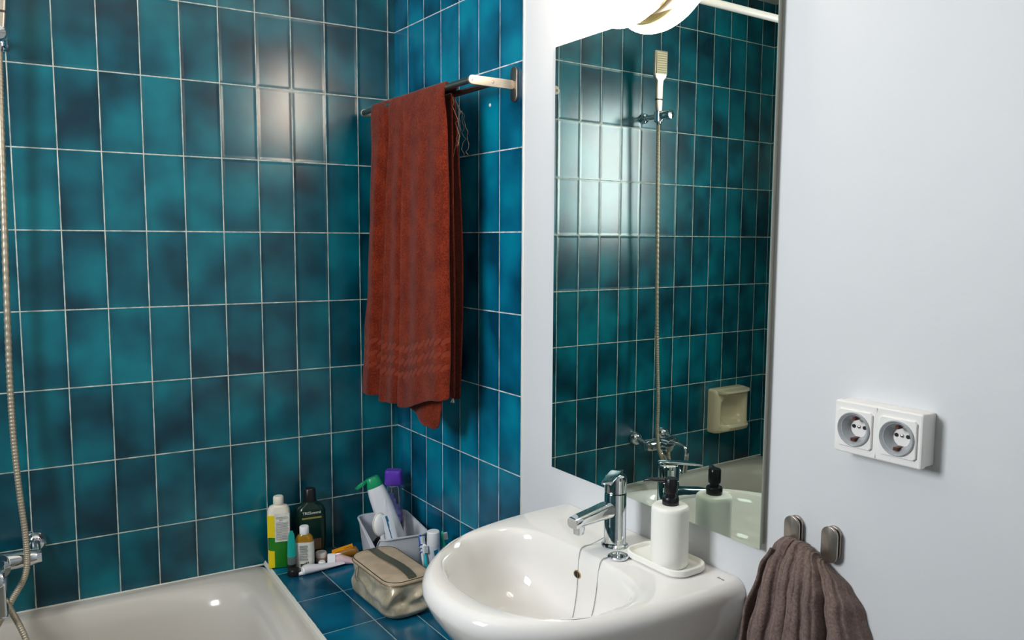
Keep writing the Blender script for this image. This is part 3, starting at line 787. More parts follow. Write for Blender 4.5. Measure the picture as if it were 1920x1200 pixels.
hp_ = [(-1.013, -.079, .412), (-1.016, -.078, .30), (-1.022, -.077, .02), (-1.028, -.078, -.30), (-1.028, -.086, -.48), (-1.022, -.100, -.62), (-1.014, -.108, -.74), (-1.018, -.120, -.82), (-1.052, -.135, -.880), (-1.095, -.150, -.96), (-1.115, -.18, -1.08), (-1.085, -.22, -1.16), (-1.03, -.24, -1.15), (-1.005, -.22, -1.06), (-1.024, -.19, -.955), (-1.055, -.145, -.885), (-1.075, -.112, -.850), (-1.078, -.100, -.820)]
path = catmull([V(*p)-V(HX, HY, HZ) for p in hp_], 70)
Lh = len(path)-1
bm = bmesh.new(); tube(path, lambda t: .0070+.0006*math.sin(t*Lh*PI/1.0*.5), 12, bm); obj('ribbed_tube', bm, m_hose, hose, sharp=180)
bm = lathe([(.0, .0), (.0085, .0), (.0095, -.004), (.0095, -.026), (.0075, -.030), (.0, -.030)], 20); obj('hose_nut', bm, m_chrome, hose)
mx = thing('bath_mixer', 'chrome wall-mounted bath mixer above the tub', 'bath mixer', (-1.068, 0, -.80))
bm = bmesh.new(); tube([V(-.075, -.072, 0), V(-.06, -.072, 0), V(0, -.072, 0), V(.06, -.072, 0), V(.075, -.072, 0)], lambda t: .0165+.006*math.sin(PI*t), 24, bm)
obj('mixer_body', bm, m_chrome, mx, sharp=60)
for s_ in (-1, 1):
    bm = bmesh.new(); lathe([(.0, -.001), (.025, -.001), (.0265, -.006), (.025, -.018), (.019, -.027), (.012, -.031), (.0, -.033)], 32, (s_*.073, 0, .018), 'y', bm); obj('wall_rosette', bm, m_chrome, mx)
    bm = bmesh.new(); tube([V(s_*.073, -.028, .018), V(s_*.073, -.050, .012), V(s_*.073, -.074, .0)], .0115, 20, bm, smooth=5); lathe([(.0, -.016), (.0155, -.015), (.0168, 0), (.0155, .012), (.0, .013)], 8, (s_*.073, -.072, 0), 'x', bm); obj('union_nut', bm, m_chrome, mx)
bm = lathe([(.0, -.075), (.021, -.080), (.0225, -.105), (.021, -.122), (.0, -.126)], 32, axis='y'); obj('cartridge', bm, m_chrome, mx)
bm = bmesh.new(); Ls = []
pth = [V(0, -.108, .012), V(0, -.150, .020), V(0, -.190, .018), V(0, -.205, .008), V(0, -.208, -.015), V(0, -.204, -.055), V(0, -.200, -.082)]
for p, (wx, wy) in zip(pth, ((.028, .018), (.026, .014), (.026, .012), (.026, .012), (.025, .010), (.024, .009), (.020, .006))):
    pass
tube(pth, .0105, 14, bm, smooth=6, squash=.55); obj('lever', bm, m_chrome, mx, sharp=60)
bm = bmesh.new(); tube([V(0, -.072, -.012), V(0, -.085, -.040), V(0, -.120, -.064), V(0, -.165, -.080), V(0, -.178, -.096)], lambda t: .0135-.001*t, 18, bm, smooth=5); obj('spout', bm, m_chrome, mx, sharp=60)

# ------------------------------------------------------------------ soap dish on the long wall (seen in the mirror)
sd = thing('soap_dish', 'cream ceramic wall soap dish on the teal tiles over the bath, seen in the mirror', 'soap dish', (-1.512, 0, -.815))
bm = bmesh.new(); Ls = []
def sdl(w0, h0, w1, h1, y, r): return [V(x, y, z) for x, z in rrect(w1-w0, h1-h0, r, 6, (w0+w1)/2, (h0+h1)/2)]
Ls = [sdl(-.100, 0, .100, .185, -.001, .012), sdl(-.100, 0, .100, .185, -.030, .014), sdl(-.096, .002, .096, .183, -.046, .020), sdl(-.084, .014, .084, .172, -.054, .036), sdl(-.070, .030, .074, .160, -.050, .048), sdl(-.064, .034, .070, .158, -.030, .052), sdl(-.056, .042, .062, .150, -.016, .052), sdl(-.02, .07, .02, .11, -.013, .018)]
loft(bm, Ls); obj('dish_body', bm, m_cream, sd, sharp=60)
bm = bmesh.new(); Ls = []
for k in range(21):
    x = -.090+.180*k/20; c = 1-abs(x/.092)**5
    Ls.append([V(x, -.020, .168), V(x, -.052-.024*c, .166), V(x, -.058-.026*c, .172), V(x, -.056-.026*c, .180), V(x, -.020, .185)])
loft(bm, Ls); obj('top_ledge', bm, m_cream, sd, sharp=60)
bm = bmesh.new(); Ls = []
for k in range(21):
    x = -.086+.172*k/20; c = 1-abs(x/.088)**4
    Ls.append([V(x, -.020, .008), V(x, -.052-.030*c, .014), V(x, -.056-.034*c, .030), V(x, -.050-.030*c, .040), V(x, -.030-.02*c, .024), V(x, -.020, .020)])
loft(bm, Ls); obj('front_lip', bm, m_cream, sd, sharp=60)

# ------------------------------------------------------------------ shower curtain rail (seen in the mirror)
cr = thing('curtain_rail', 'straight white shower curtain rail high above the bath, seen in the mirror', 'curtain rail', (-.87, -.70, .628))
bm = bmesh.new(); tube([V(-.890, 0, 0), V(.83, 0, 0)], .0108, 20, bm); obj('rail_tube', bm, mat('rail_white', '#efe6e4', .25), cr)
for x in (-.888, .832):
    bm = bmesh.new(); lathe([(.0, -.006), (.024, -.006), (.026, 0), (.024, .006), (.0, .006)], 24, (x, 0, 0), 'x', bm); obj('end_flange', bm, m_white, cr)

# ------------------------------------------------------------------ things on the ledge
def LZl(name, label, cat, x, y, rz=0, z=ZL+.0006, group=None, rot=None): return thing(name, label, cat, (x, y, z), rz, group, rot)
def bottle(secs, n=10, wob=0):
    """secs: (z, width, depth, corner)"""
    bm = bmesh.new(); loft(bm, [[V(x, y, z) for x, y in rrect(w_, d_, c_, n)] for z, w_, d_, c_ in secs]); return bm
m_yel = mat('yellow_label', '#e8cf12', .4); m_grn = mat('green_plastic', '#1f7a1c', .3)
m_offw = mat('offwhite_plastic', '#e6e0d0', .4); m_label = mat('paper_label', '#e4e2da', .5, vary=(60, '#cfcfc8'))
m_ink = mat('grey_ink', '#4a4a48', .6)
# tall yellow and green bottle
bt = LZl('shampoo_bottle', 'tall bottle with white top, yellow side and green base at the corner of the bath', 'bottle', -.397, -.062, math.radians(-14))
secs = [(0, .050, .030, .012), (.002, .056, .036, .014), (.07, .060, .038, .015), (.155, .062, .038, .016), (.168, .060, .037, .016), (.177, .050, .034, .016), (.181, .028, .026, .012), (.183, .025, .025, .012)]
def split(secs, z0, z1):
    def at(z):
        for a, b in zip(secs[:-1], secs[1:]):
            if a[0] <= z <= b[0]:
                t = (z-a[0])/(b[0]-a[0]) if b[0] > a[0] else 0; return (z,)+tuple(a[i]+(b[i]-a[i])*t for i in (1, 2, 3))
        return secs[-1]
    return [at(z0)]+[s for s in secs if z0 < s[0] < z1]+[at(z1)]
obj('bottle_base', bottle(split(secs, 0, .0905)), m_grn, bt)
obj('bottle_body', bottle(split(secs, .0905, .183)), m_offw, bt)
obj('bottle_cap', lathe([(.0, .182), (.0135, .182), (.0145, .184), (.0145, .203), (.0125, .206), (.0, .207)], 28), m_offw, bt)
bm = bmesh.new(); rawbox(bm, -.0318, -.0120, -.0196, -.004, .092, .155); obj('side_panel', bm, m_yel, bt, label='yellow label panel', sharp=10)
bm = bmesh.new(); rawbox(bm, -.0312, -.0135, -.0192, -.006, .003, .052); obj('side_panel', bm, m_yel, bt, label='yellow lower panel', sharp=10)
bm = bmesh.new(); rawbox(bm, -.0118, .0285, -.0199, -.0185, .078, .160); bl_ = obj('back_label', bm, m_label, bt, sharp=10)
bm = bmesh.new()
for k in range(22):
    z = .083+k*.0031
    if 17 <= k <= 19: continue
    rawbox(bm, -.008, .0265-.004*((k*7) % 5)/4, -.02008, -.0198, z, z+.0010)
join(bm, xf(text_bm('SC', .009), Matrix.Translation((.006, -.0201, .1405)) @ Matrix.Rotation(PI/2, 4, 'X')))
obj('small_print', bm, m_ink, bl_, sharp=10)
# dark shampoo bottle
bt = LZl('shampoo_bottle', 'large dark green-black shampoo bottle with black cap standing against the tiled wall', 'bottle', -.300, -.042, math.radians(-6))
m_dkg = mat('dark_green_plastic', '#0d2a20', .18)
obj('bottle_body', bottle([(0, .078, .044, .018), (.003, .086, .050, .020), (.09, .090, .052, .022), (.142, .087, .052, .022), (.155, .076, .046, .020), (.165, .050, .036, .017), (.170, .038, .034, .016)]), m_dkg, bt)
obj('bottle_cap', bottle([(.168, .034, .032, .015), (.170, .037, .035, .016), (.204, .034, .032, .015), (.208, .028, .026, .012)]), m_black, bt)
bm = xf(text_bm('TRESemmé', .0115), Matrix.Translation((0, -.0264, .141)) @ Matrix.Rotation(PI/2, 4, 'X')); obj('lettering', bm, mat('white_print', '#e9e9e4', .4), bt, sharp=10)
bm = bmesh.new(); rawbox(bm, -.028, .028, -.0266, -.024, .1235, .1285); obj('gold_band', bm, mat('gold_print', '#b5a860', .35, .5), bt, sharp=10)
bm = bmesh.new(); rawbox(bm, .002, .026, -.0262, -.024, .030, .062); obj('picture_panel', bm, mat('brown_print', '#6a5038', .5), bt, sharp=10)
# teal tube on black cap
bt = LZl('cream_tube', 'slim teal squeeze tube standing on its cap behind the black lid', 'tube', -.378, -.118)
bm = bmesh.new(); Ls = []
for z, w_, d_ in ((.022, .024, .022), (.040, .025, .022), (.044, .025, .020), (.080, .023, .012), (.105, .017, .006), (.117, .008, .0035)):
    Ls.append([V(x, y, z) for x, y in rrect(w_, d_, min(w_, d_)*.45, 6)])
loft(bm, Ls[:3]); obj('tube_shoulder', bm, mat('smoky_plastic', '#5b6a68', .25), bt)
bm = bmesh.new(); loft(bm, Ls[2:]); obj('tube_body', bm, mat('turquoise_plastic', '#12a39a', .35), bt)
obj('tube_cap', lathe([(.0, 0), (.0118, 0), (.0125, .002), (.0120, .021), (.0, .022)], 24), m_black, bt)
bt = LZl('round_lid', 'small black round lid lying on the ledge at the bath edge', 'lid', -.381, -.147)
obj('lid_shell', lathe([(.0, 0), (.0155, 0), (.0170, .002), (.0170, .014), (.0150, .0175), (.008, .018), (.0, .018)], 32), m_black, bt)
bm = bmesh.new()
for k in range(28): tube([V(.0171*math.cos(k*2*PI/28), .0171*math.sin(k*2*PI/28), .003), V(.0171*math.cos(k*2*PI/28), .0171*math.sin(k*2*PI/28), .0135)], .0006, 5, bm)
obj('grip_ribs', bm, m_black, bt)
# small amber bottle
bt = LZl('lotion_bottle', 'small clear bottle of amber liquid with white cap and label', 'bottle', -.338, -.108, math.radians(-24))
obj('bottle_body', bottle([(0, .046, .026, .011), (.002, .051, .031, .013), (.045, .053, .032, .014), (.078, .052, .031, .0140), (.090, .046, .028, .0138), (.097, .034, .024, .012), (.100, .025, .022, .011)]), mat('amber_liquid', '#a0741c', .08, coat=.5), bt)
obj('bottle_cap', lathe([(.0, .099), (.0125, .099), (.0132, .101), (.0132, .119), (.0118, .121), (.0, .1212)], 28), m_white, bt)
bm = bmesh.new(); loft(bm, [[V(x, y, z) for x, y in rrect(a+.0012, b+.0012, c, 10)] for z, a, b, c in ((.004, .0515, .0312, .013), (.045, .053, .032, .014), (.078, .052, .031, .014))], False, False)
lb = obj('label_wrap', bm, m_label, bt)
bm = bmesh.new()
for k in range(14):
    rawbox(bm, -.012, .012-.003*((k*5) % 4)/3, -.0174, -.0162, .026+k*.0032, .0268+k*.0032)
for k in range(9): rawbox(bm, -.010+k*.0011, -.0094+k*.0011, -.0174, -.0162, .008, .016)
for k in range(3): rawbox(bm, .001+k*.0045, .004+k*.0045, -.0174, -.0162, .014+.002*k, .018+.002*k)
obj('small_print', bm, m_ink, lb, sharp=10)
# tubes lying down
def lying_tube(name, label, cat, A, B, r, cap_r, cap_l, mt, mc, flat=.0016, lift=0, bend=0, wid=None, group=None):
    A, B = V(*A), V(*B); L = (B-A).length; ang = math.atan2(B.y-A.y, B.x-A.x)
    t_ = thing(name, label, cat, (A.x, A.y, ZL+.0006+lift), ang, group)
    bm = bmesh.new(); lathe([(.0, 0), (cap_r*.9, 0), (cap_r, .002), (cap_r, cap_l), (0, cap_l+.0005)], 24, (0, 0, cap_r), 'x', bm); c = obj('tube_cap', bm, mc, t_)
    bm = bmesh.new(); Ls = []; wid = wid or r*1.5
    prof = [(cap_l, cap_r*.75, cap_r*.75, cap_r), (cap_l+.004, r*.96, r*.96, r), (cap_l+.014, r, r, r)]
    for k in range(1, 9):
        u = k/8; prof.append((cap_l+.014+(L-cap_l-.014)*u, r+(wid-r)*u, r*(1-u)**.9+flat*u, r*(1-u*.85)+flat*u+bend*u*u))
    for x, wy, hz, zc in prof: Ls.append([V(x, a, max(zc, hz)+b) for a, b in [(wy*math.cos(q*2*PI/28), hz*math.sin(q*2*PI/28)) for q in range(28)]])
    loft(bm, Ls); obj('tube_body', bm, mt, t_); return t_
tb = lying_tube('ointment_tube', 'flattened white tube lying in front of the small amber bottle', 'tube', (-.372, -.160, 0), (-.240, -.152, 0), .0132, .0050, .010, mat('white_tube', '#e4e2e8', .3, bump=(30, .6, .003)), m_white, bend=.006, wid=.014)
bm = bmesh.new(); lathe([(.0, .008), (.0105, .010), (.0115, .013), (.0115, .018), (0, .019)], 24, (0, 0, .0112), 'x', bm); obj('tube_neck', bm, m_white, tb)
lying_tube('cream_tube', 'pale pink squeeze tube with wide white cap lying beside the cosmetic bag', 'tube', (-.278, -.128, 0), (-.195, -.158, 0), .0150, .0165, .022, mat('pink_tube', '#d9bcc2', .3), m_white, wid=.016)
bt = LZl('screw_lid', 'little white screw lid between the amber bottle and the pink tube', 'lid', -.296, -.132)
obj('cap_shell', lathe([(.0, 0), (.0095, 0), (.0105, .0015), (.0098, .015), (.0080, .017), (.0, .017)], 24), m_white, bt)
bt = LZl('roll_on_jar', 'small beige jar with clear lid behind the pink tube', 'jar', -.285, -.092)
obj('jar_body', lathe([(.0, 0), (.014, 0), (.0155, .002), (.0155, .015), (.0, .015)], 28), mat('beige_cream', '#c29a80', .35), bt)
obj('jar_lid', lathe([(.0, .0148), (.0165, .0148), (.0165, .026), (.0145, .029), (.0, .029)], 28), mat('pale_lid', '#cfc8c2', .2), bt)
# orange bottle lying
ob = thing('oil_bottle', 'translucent orange pouch-shaped bottle lying against the wall behind the pink tube', 'bottle', (-.272, -.080, ZL+.0006), math.radians(-16))
bm = bmesh.new(); Ls = []
for x, wy, hz in ((0, .003, .003), (.006, .006, .005), (.03, .013, .010), (.055, .019, .0135), (.078, .022, .0165), (.092, .020, .0150), (.099, .013, .010), (.101, .004, .004)):
    Ls.append([V(x, wy*math.cos(q*2*PI/24), hz+.0005+hz*math.sin(q*2*PI/24)*(1+.12*math.cos(3*q*2*PI/24))) for q in range(24)])
loft(bm, Ls); obj('bottle_body', bm, mat('orange_plastic', '#c98410', .15, coat=.6, vary=(18, '#8a5a08')), ob)
bm = bmesh.new(); Ls = []
for k in range(9):
    x = .022+.060*k/8; h_ = .0165+.0150*k/8
    Ls.append([V(x, -.012, h_+.001), V(x, .008, h_+.004), V(x, .008, h_+.0052), V(x, -.012, h_+.0022)])
loft(bm, Ls); obj('label_flap', bm, mat('bright_orange', '#ef9c10', .35), ob)

# ------------------------------------------------------------------ grey-white basket and what stands in it
BX0, BX1, BY0, BY1 = -.184, -.016, -.335, -.058
bk = thing('storage_basket', 'pale grey plastic storage basket in the tiled corner', 'basket', (-.105, -.190, ZL+.0006), math.radians(-6))
BWd, BLn, BH = .150, .232, .110
bm = bmesh.new()
def br(w_, l_, z, r=.030, notch=0):
    R = []
    for x, y in rrect(w_, l_, r, 8):
        z_ = z
        if notch and x < -w_*.36:                       # low scooped side facing the room
            z_ = z-notch*max(0, 1-abs((y+.012)/(l_*.40))**6)
        R.append(V(x, y, z_))
    return R
Ls = [br(BWd-.028, BLn-.028, 0), br(BWd-.022, BLn-.022, .002), br(BWd-.012, BLn-.012, .05, notch=0), br(BWd-.002, BLn-.002, BH-.004, notch=.060), br(BWd+.006, BLn+.006, BH-.003, .034, .060), br(BWd+.006, BLn+.006, BH, .034, .060), br(BWd-.004, BLn-.004, BH, .029, .060), br(BWd-.008, BLn-.008, BH-.004, .028, .042), br(BWd-.018, BLn-.018, .05, .026), br(BWd-.028, BLn-.028, .006, .024), br(BWd-.06, BLn-.06, .004, .02)]
loft(bm, Ls); obj('basket_body', bm, m_basket, bk, sharp=50)
ZB_ = ZL+.006
# white bottle with green flip cap, leaning
A0 = V(-.086, -.238, ZB_+.004); A1 = V(-.158, -.168, -.700); ax = (A1-A0); LL = ax.length
q = ax.to_track_quat('Z', 'X'); wb = thing('shower_gel_bottle', 'white bottle with open green flip cap leaning in the grey basket', 'bottle', A0, rot=q.to_euler())
m_wg = mat('white_bottle_plastic', '#e4e4ea', .28); m_gc = mat('green_cap_plastic', '#169a68', .3)
yax = q.to_matrix().inverted() @ V(*(CAM-A1)); fa = math.atan2(yax.y, yax.x)+PI/2
bm = bottle([(0, .046, .034, .015), (.004, .054, .040, .018), (.10, .058, .042, .020), (.17, .060, .042, .020), (.205, .056, .042, .020), (.226, .050, .042, .020), (.233, .046, .040, .019)]); xf(bm, Matrix.Rotation(fa, 4, 'Z')); obj('bottle_body', bm, m_wg, wb)
bm = bottle([(.231, .046, .040, .019), (.234, .048, .042, .020), (.255, .044, .040, .019), (.261, .038, .034, .016), (.262, .03, .026, .012)]); xf(bm, Matrix.Rotation(fa, 4, 'Z')); cp = obj('flip_cap', bm, m_gc, wb)
bm = bmesh.new(); lathe([(.0, 0), (.019, 0), (.020, .0015), (.020, .006), (.018, .007), (.017, .003), (.0, .003)], 28, bm=bm)
xf(bm, Matrix.Rotation(fa, 4, 'Z') @ Matrix.Translation((-.034, -.004, .249)) @ Matrix.Rotation(math.radians(-14), 4, 'Y')); obj('cap_lid', bm, m_gc, cp)
bm = bmesh.new()
for k in range(8): 
    pass
Ls = []
for k in range(13):
    t = k/12; z = .115+.075*t; x0 = -.022+.034*t**1.5
    Ls.append([V(x0, -.0216, z), V(x0+.006*math.sin(PI*t)+.0015, -.0228, z), V(x0+.012*math.sin(PI*t)+.003, -.0214, z)])
loft(bm, Ls); xf(bm, Matrix.Rotation(fa, 4, 'Z')); obj('moulded_wave', bm, m_wg, wb)
# clear bottle with purple cap
pb = thing('shower_gel_bottle', 'clear bottle with purple cap and violet swirls standing in the corner of the basket', 'bottle', (-.056, -.094, ZB_), math.radians(-38))
m_clr = mat('clear_bottle', '#dfe6f2', .05, trans=.92, ior=1.25)
obj('bottle_shell', bottle([(.0, .044, .028, .012), (.003, .050, .034, .015), (.15, .050, .034, .015), (.182, .046, .032, .014), (.192, .040, .030, .013)]), m_clr, pb)
obj('bottle_cap', bottle([(.190, .050, .036, .012), (.192, .054, .038, .012), (.2215, .051, .036, .012), (.2235, .052, .037, .012), (.233, .050, .034, .012), (.235, .046, .030, .010)]), mat('purple_plastic', '#6a3fc0', .35), pb)
obj('dark_gel', bottle([(.002, .042, .026, .011), (.004, .046, .030, .013), (.072, .046, .030, .013)]), mat('indigo_gel', '#141c78', .2), pb)
bm = bmesh.new(); Ls = []
for k in range(41):
    t = k/40; z = .074+.088*t; r = (.021-.012*t)*(1+.18*math.sin(t*26)); ox = .005*math.sin(t*5)-.004*t
    Ls.append([V(ox+r*math.cos(q*2*PI/16), r*.7*math.sin(q*2*PI/16), z) for q in range(16)])
loft(bm, Ls); obj('violet_swirl', bm, mat('violet_gel', '#a79bf0', .3, vary=(40, '#7a68d8')), pb)
# round white brush, leaning on the scooped side
def leaning(name, label, cat, A, B, group=None):
    A, B = V(*A), V(*B); q = (B-A).to_track_quat('Z', 'Y'); o = thing(name, label, cat, A, rot=q.to_euler(), group=group)
    y = q.to_matrix().inverted() @ (CAM-B); return o, math.atan2(y.y, y.x)+PI/2, (B-A).length
br_, fa, L_ = leaning('bath_brush', 'white round-headed brush standing on its handle in the basket', 'brush', (-.152, -.268, ZB_+.002), (-.176, -.272, -.776))
bm = bmesh.new(); tube([V(0, 0, 0), V(0, 0, .05), V(0, 0, L_-.062)], lambda t: .0085-.002*t, 14, bm); obj('handle', bm, m_white, br_)
def dome(r1, r2, y0, y1, zc):
    b = bmesh.new(); Ls = []
    for k in range(7):
        a = PI/2*k/6; f = math.cos(a) if k < 6 else .02; Ls.append([V(r1*f*math.cos(q*2*PI/32), y0+(y1-y0)*math.sin(a), zc+r2*f*math.sin(q*2*PI/32)) for q in range(32)])
    loft(b, [[V(p.x, y0, p.z) for p in Ls[0]]]+Ls[1:]); return b
tm = Matrix.Rotation(fa+.5, 4, 'Z')
b = dome(.022, .033, 0, -.010, L_-.034); xf(b, tm); obj('brush_head', b, m_white, br_)
b = bmesh.new(); Ls = [[V(rx*math.cos(q*2*PI/32), y, L_-.034+rz_*math.sin(q*2*PI/32)) for q in range(32)] for rx, rz_, y in ((.0215, .0325, .0005), (.0235, .0345, .0015), (.0235, .0345, .006), (.021, .032, .0075))]; loft(b, Ls); xf(b, tm); obj('brush_rim', b, mat('cream_bristle', '#dcd8c4', .7), br_)
# folded blue-white tube (toothpaste) leaning
tp, fa, L_ = leaning('toothpaste_tube', 'flat white and blue toothpaste tube leaning between brush and white bottle', 'tube', (-.122, -.288, ZB_+.002), (-.158, -.282, -.778))
bm = bmesh.new(); Ls = []
for k in range(9):
    t = k/8; z = .006+(L_-.006)*t; Ls.append([V((.015+.002*t)*math.cos(q*2*PI/20), (.012*(1-t)+.0012)*math.sin(q*2*PI/20), z) for q in range(20)])
loft(bm, Ls); xf(bm, Matrix.Rotation(fa, 4, 'Z')); obj('tube_body', bm, mat('white_blue_tube', '#dfe4ec', .3), tp)
bm = bmesh.new(); Ls = []
for k in range(9):
    t = k/8; z = .012+(L_-.016)*t; yy = -(.012*(1-t)+.0012)
    Ls.append([V(.002-.008*t, yy-.0002, z), V(.010-.010*t*t, yy*.75-.0008, z), V(.010-.010*t*t, yy*.6+.001, z), V(.002-.008*t, yy*.6+.001, z)])
loft(bm, Ls); xf(bm, Matrix.Rotation(fa, 4, 'Z')); obj('blue_stripe', bm, mat('blue_print', '#14688f', .35), tp)
# black hair clip / dark thing low in basket
hc = thing('hair_brush', 'dark brown-black brush lying low in the basket behind its scooped side', 'brush', (-.135, -.205, ZB_+.001), math.radians(80))
bm = bmesh.new(); Ls = []
for x, wy, hz in ((-.05, .008, .005), (-.02, .010, .006), (.0, .014, .010), (.02, .022, .026), (.05, .024, .030), (.07, .018, .024), (.078, .006, .01)):
    Ls.append([V(x, wy*math.cos(q*2*PI/20), hz+hz*math.sin(q*2*PI/20)) for q in range(20)])
loft(bm, Ls); obj('brush_body', bm, mat('dark_brown_plastic', '#2a1a18', .4), hc)
bm = bmesh.new()
for k in range(60):
    rr_ = random.Random(k); x = rr_.uniform(.005, .068); a = rr_.uniform(.1, PI-.1); tube([V(x, .020*math.cos(a), .026+.020*math.sin(a)), V(x, .030*math.cos(a), .026+.034*math.sin(a))], .0007, 4, bm)
obj('bristles', bm, m_black, hc, kind='stuff')
# white toothbrush cup / tubes near the washbasin
cupg = LZl('toothpaste_stand', 'white capped tube standing on the ledge against the washbasin', 'tube', -.070, -.395, math.radians(20))
bm = bottle([(.0, .036, .034, .016), (.002, .038, .036, .017), (.110, .036, .034, .016)]); obj('tube_body', bm, mat('grey_white_tube', '#cfd2da', .3), cupg)
obj('tube_cap', lathe([(.0, .1095), (.0175, .1095), (.0182, .111), (.0172, .145), (.0155, .147), (.0, .1475)], 32), m_white, cupg)
bm = bmesh.new(); Ls = []
for k in range(9):
    t = k/8; Ls.append([V(-.0165+.004*math.sin(PI*t), -.0182, .055+.045*t), V(-.004+.004*t, -.0184, .055+.045*t), V(-.004+.004*t, -.0172, .055+.045*t), V(-.0165+.004*math.sin(PI*t), -.0172, .055+.045*t)])
loft(bm, Ls); obj('blue_print', bm, mat('cyan_print', '#1292b8', .35), cupg)
def toothbrush(label, A, B, cbody, chead, twist=0):
    o, fa, L_ = leaning('toothbrush', label, 'toothbrush', A, B, 'toothbrushes by the washbasin')
    bm = bmesh.new(); tube([V(0, 0, 0), V(0, 0, .03), V(0, 0, .08), V(0, 0, L_-.03), V(0, 0, L_-.016)], lambda t: .0060-.0028*t, 12, bm); obj('handle', bm, cbody, o)
    bm = bottle([(L_-.026, .006, .004, .0019), (L_-.020, .012, .006, .0029), (L_-.002, .012, .006, .0029), (L_+.003, .007, .004, .0019)]); xf(bm, Matrix.Rotation(fa+twist, 4, 'Z')); obj('head', bm, chead, o)
    bm = bmesh.new()
    for a in range(3):
        for c_ in range(7): rawbox(bm, -.0045+a*.003, -.0022+a*.003, -.013, -.0028, L_-.020+c_*.0028, L_-.0182+c_*.0028)
    xf(bm, Matrix.Rotation(fa+twist, 4, 'Z')); obj('bristles', bm, mat('bristle_white', '#dfe6ea', .7), o, kind='stuff'); return o
m_tb1 = mat('blue_white_rubber', '#2a5fb8', .35); m_tb2 = mat('turquoise_rubber', '#1fb0c0', .35); m_tb3 = mat('mint_plastic', '#2cc48c', .35)
tb_ = toothbrush('blue and white toothbrush leaning in front of the white capped tube', (-.094, -.405, ZL+.004), (-.1005, -.375, -.822), m_white, m_tb1, .8)
o1 = toothbrush('turquoise handled toothbrush leaning lowest beside the washbasin edge', (-.100, -.425, ZL+.004), (-.096, -.392, -.842), m_tb2, m_white, .4)
o2 = toothbrush('mint green toothbrush rising behind the washbasin rim', (-.020, -.385, ZL+.004), (-.0255, -.362, -.829), m_tb3, m_tb3, 1.2)
bm = bmesh.new()
for k in range(3):
    tube([V(.0062*math.cos(a), .0062*math.sin(a), .088+.010*k+.003*math.sin(a*2)) for a in [2*PI*j/16 for j in range(17)]], .0012, 6, bm)
obj('grip_pattern', bm, m_tb1, tb_)
pk = LZl('small_jar', 'tiny dusky pink round pot half hidden between bag and washbasin', 'jar', -.112, -.482)
obj('pot_body', lathe([(.0, 0), (.013, 0), (.0145, .002), (.0145, .018), (.012, .021), (.0, .021)], 28), mat('dusky_pink', '#a8807c', .4), pk)

# ------------------------------------------------------------------ cosmetic bag
bag = thing('cosmetic_bag', 'crumpled metallic beige cosmetic bag with zip top on the tiled ledge', 'bag', (-.212, -.432, ZL+.0006), math.radians(4))
t = NT('metallic_fabric'); tc = t.node('ShaderNodeTexCoord').outputs['Object']
n1 = t.noise(tc, 26, 4, .55); n2 = t.noise(tc, 420, 2)
t.link(t.mix(t.maprange(n1, .35, .66), lin('#b3a68c'), lin('#dccdb4')), t.b.inputs['Base Color'])
t.b.inputs['Metallic'].default_value = .35; t.b.inputs['Roughness'].default_value = .33
nb = t.bump(n1, .45, .006); nb = t.bump(n2, .2, .0006, nb); t.link(nb, t.b.inputs['Normal']); m_bag = t.m
m_bagtop = mat('bag_top_fabric', '#c9b398', .6, .1, bump=(300, .25, .001), vary=(20, '#b5a18a'))
m_bagdk = mat('bag_strap', '#5d6152', .45, .4); m_pipe = mat('bag_piping', '#4a4638', .5, .2)
bw, bl2, bh = .128, .250, .094
bm = bmesh.new(); Ls = []
def bagring(w_, l_, z, r, amp):
    R = []; ol = rrect(w_, l_, r, 12)
    ol2 = resample(ol+[ol[0]], 193)[:-1]
    for k, (x, y) in enumerate(ol2):
        a = math.atan2(y, x); rr_ = 1.6*(.30-math.sqrt(nz(x*15+3, y*15+1, z*21)**2+.012))+.9*nz(x*19+9, y*19, z*26+4)+.22*nz(x*38, y*38+7, z*46)
        side = .28+.72*max(0, min(1, (-y-.02)/.07))                # crumples most on the end facing the room
        l = math.hypot(x, y); R.append(V(x*(1+amp*rr_*side/l*1), y*(1+amp*rr_*side/l*1), z))
    return R
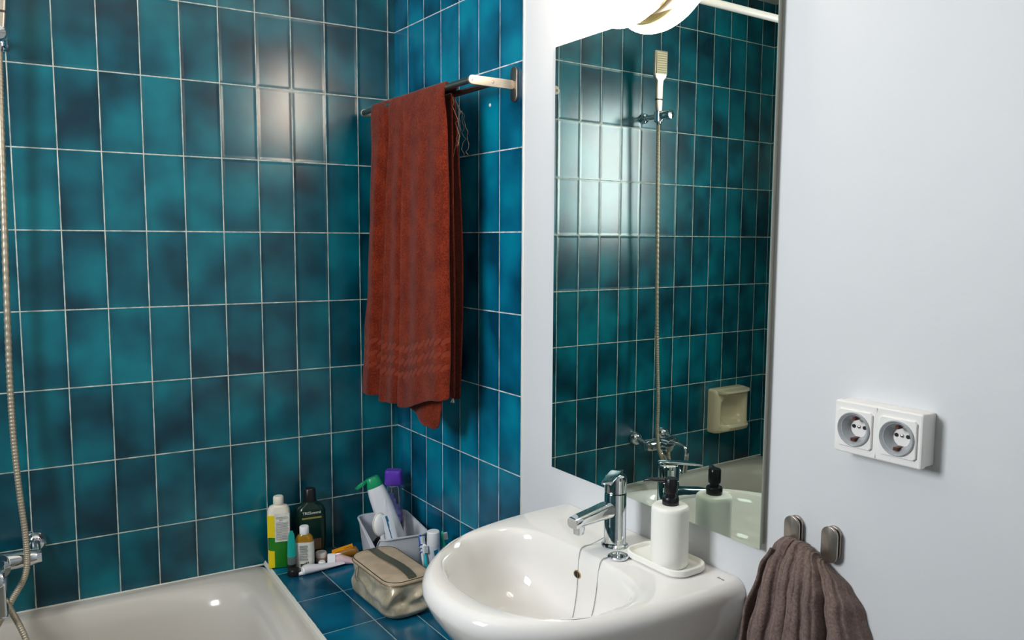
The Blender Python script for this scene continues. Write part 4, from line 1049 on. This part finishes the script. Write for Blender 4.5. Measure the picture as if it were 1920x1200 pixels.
for z, w_, l_, r, amp in [(0, bw-.040, bl2-.045, .03, 0), (.001, bw-.022, bl2-.026, .036, .0), (.006, bw-.008, bl2-.010, .040, .002), (.014, bw+.001, bl2, .042, .005)]+[(.014+.066*k/12, bw+.003-.006*abs(k/12-.4), bl2+.004-.010*k/12, .042, .026*math.sin(PI*min(1, (k+1.2)/13.9))) for k in [q/2 for q in range(1, 26)]]+[(.086, bw-.003, bl2-.008, .042, .002), (.0875, bw-.001, bl2-.006, .042, 0)]:
    Ls.append(bagring(w_, l_, z, r, amp))
loft(bm, Ls); obj('bag_body', bm, m_bag, bag, sharp=60)
bm = bmesh.new(); rg = lambda i, z: [V(x, y, z) for x, y in resample((lambda q: q+[q[0]])(rrect(bw-i, bl2-i-.005, max(.006, .042-i/2), 12)), 129)[:-1]]
loft(bm, [rg(.002, .0870), rg(-.001, .0878), rg(-.001, .0945), rg(.001, .0965), rg(.006, .0978), rg(.02, .0990), rg(.05, .1005), rg(.09, .1010)])
obj('bag_lid', bm, m_bagtop, bag, sharp=60)
bm = bmesh.new(); zr_ = rg(-.0035, .0908); tube(zr_+[zr_[0]], .0011, 6, bm); obj('zip', bm, mat('zip_tape', '#8f7c60', .4, .5), bag)
bm = bmesh.new(); zr_ = rg(.004, .0975); tube(zr_+[zr_[0]], .0013, 8, bm); obj('piping', bm, m_pipe, bag)
bm = bmesh.new(); Ls = []
for k in range(25):
    tt = k/24; y = -.116+.232*tt; x = .004-.020*math.sin(PI*tt)*0+.004*math.sin(tt*2*PI); z = .1008+.006*math.sin(PI*tt)*.6-(.004 if k in (0, 24) else 0)
    Ls.append([V(x-.0115, y, z), V(x-.0115, y, z+.0018), V(x, y, z+.0026), V(x+.0115, y, z+.0018), V(x+.0115, y, z)])
loft(bm, Ls); obj('carry_strap', bm, m_bagdk, bag, sharp=60)
bm = bmesh.new(); tube([V(-.066, .050, .090), V(-.073, .052, .078), V(-.074, .050, .058), V(-.068, .049, .050)], .0009, 6, bm, smooth=5)
tube([V(-.066, .050, .090), V(-.070, .046, .070), V(-.074, .050, .058)], .0009, 6, bm, smooth=5); obj('zip_pull', bm, m_steel, bag)
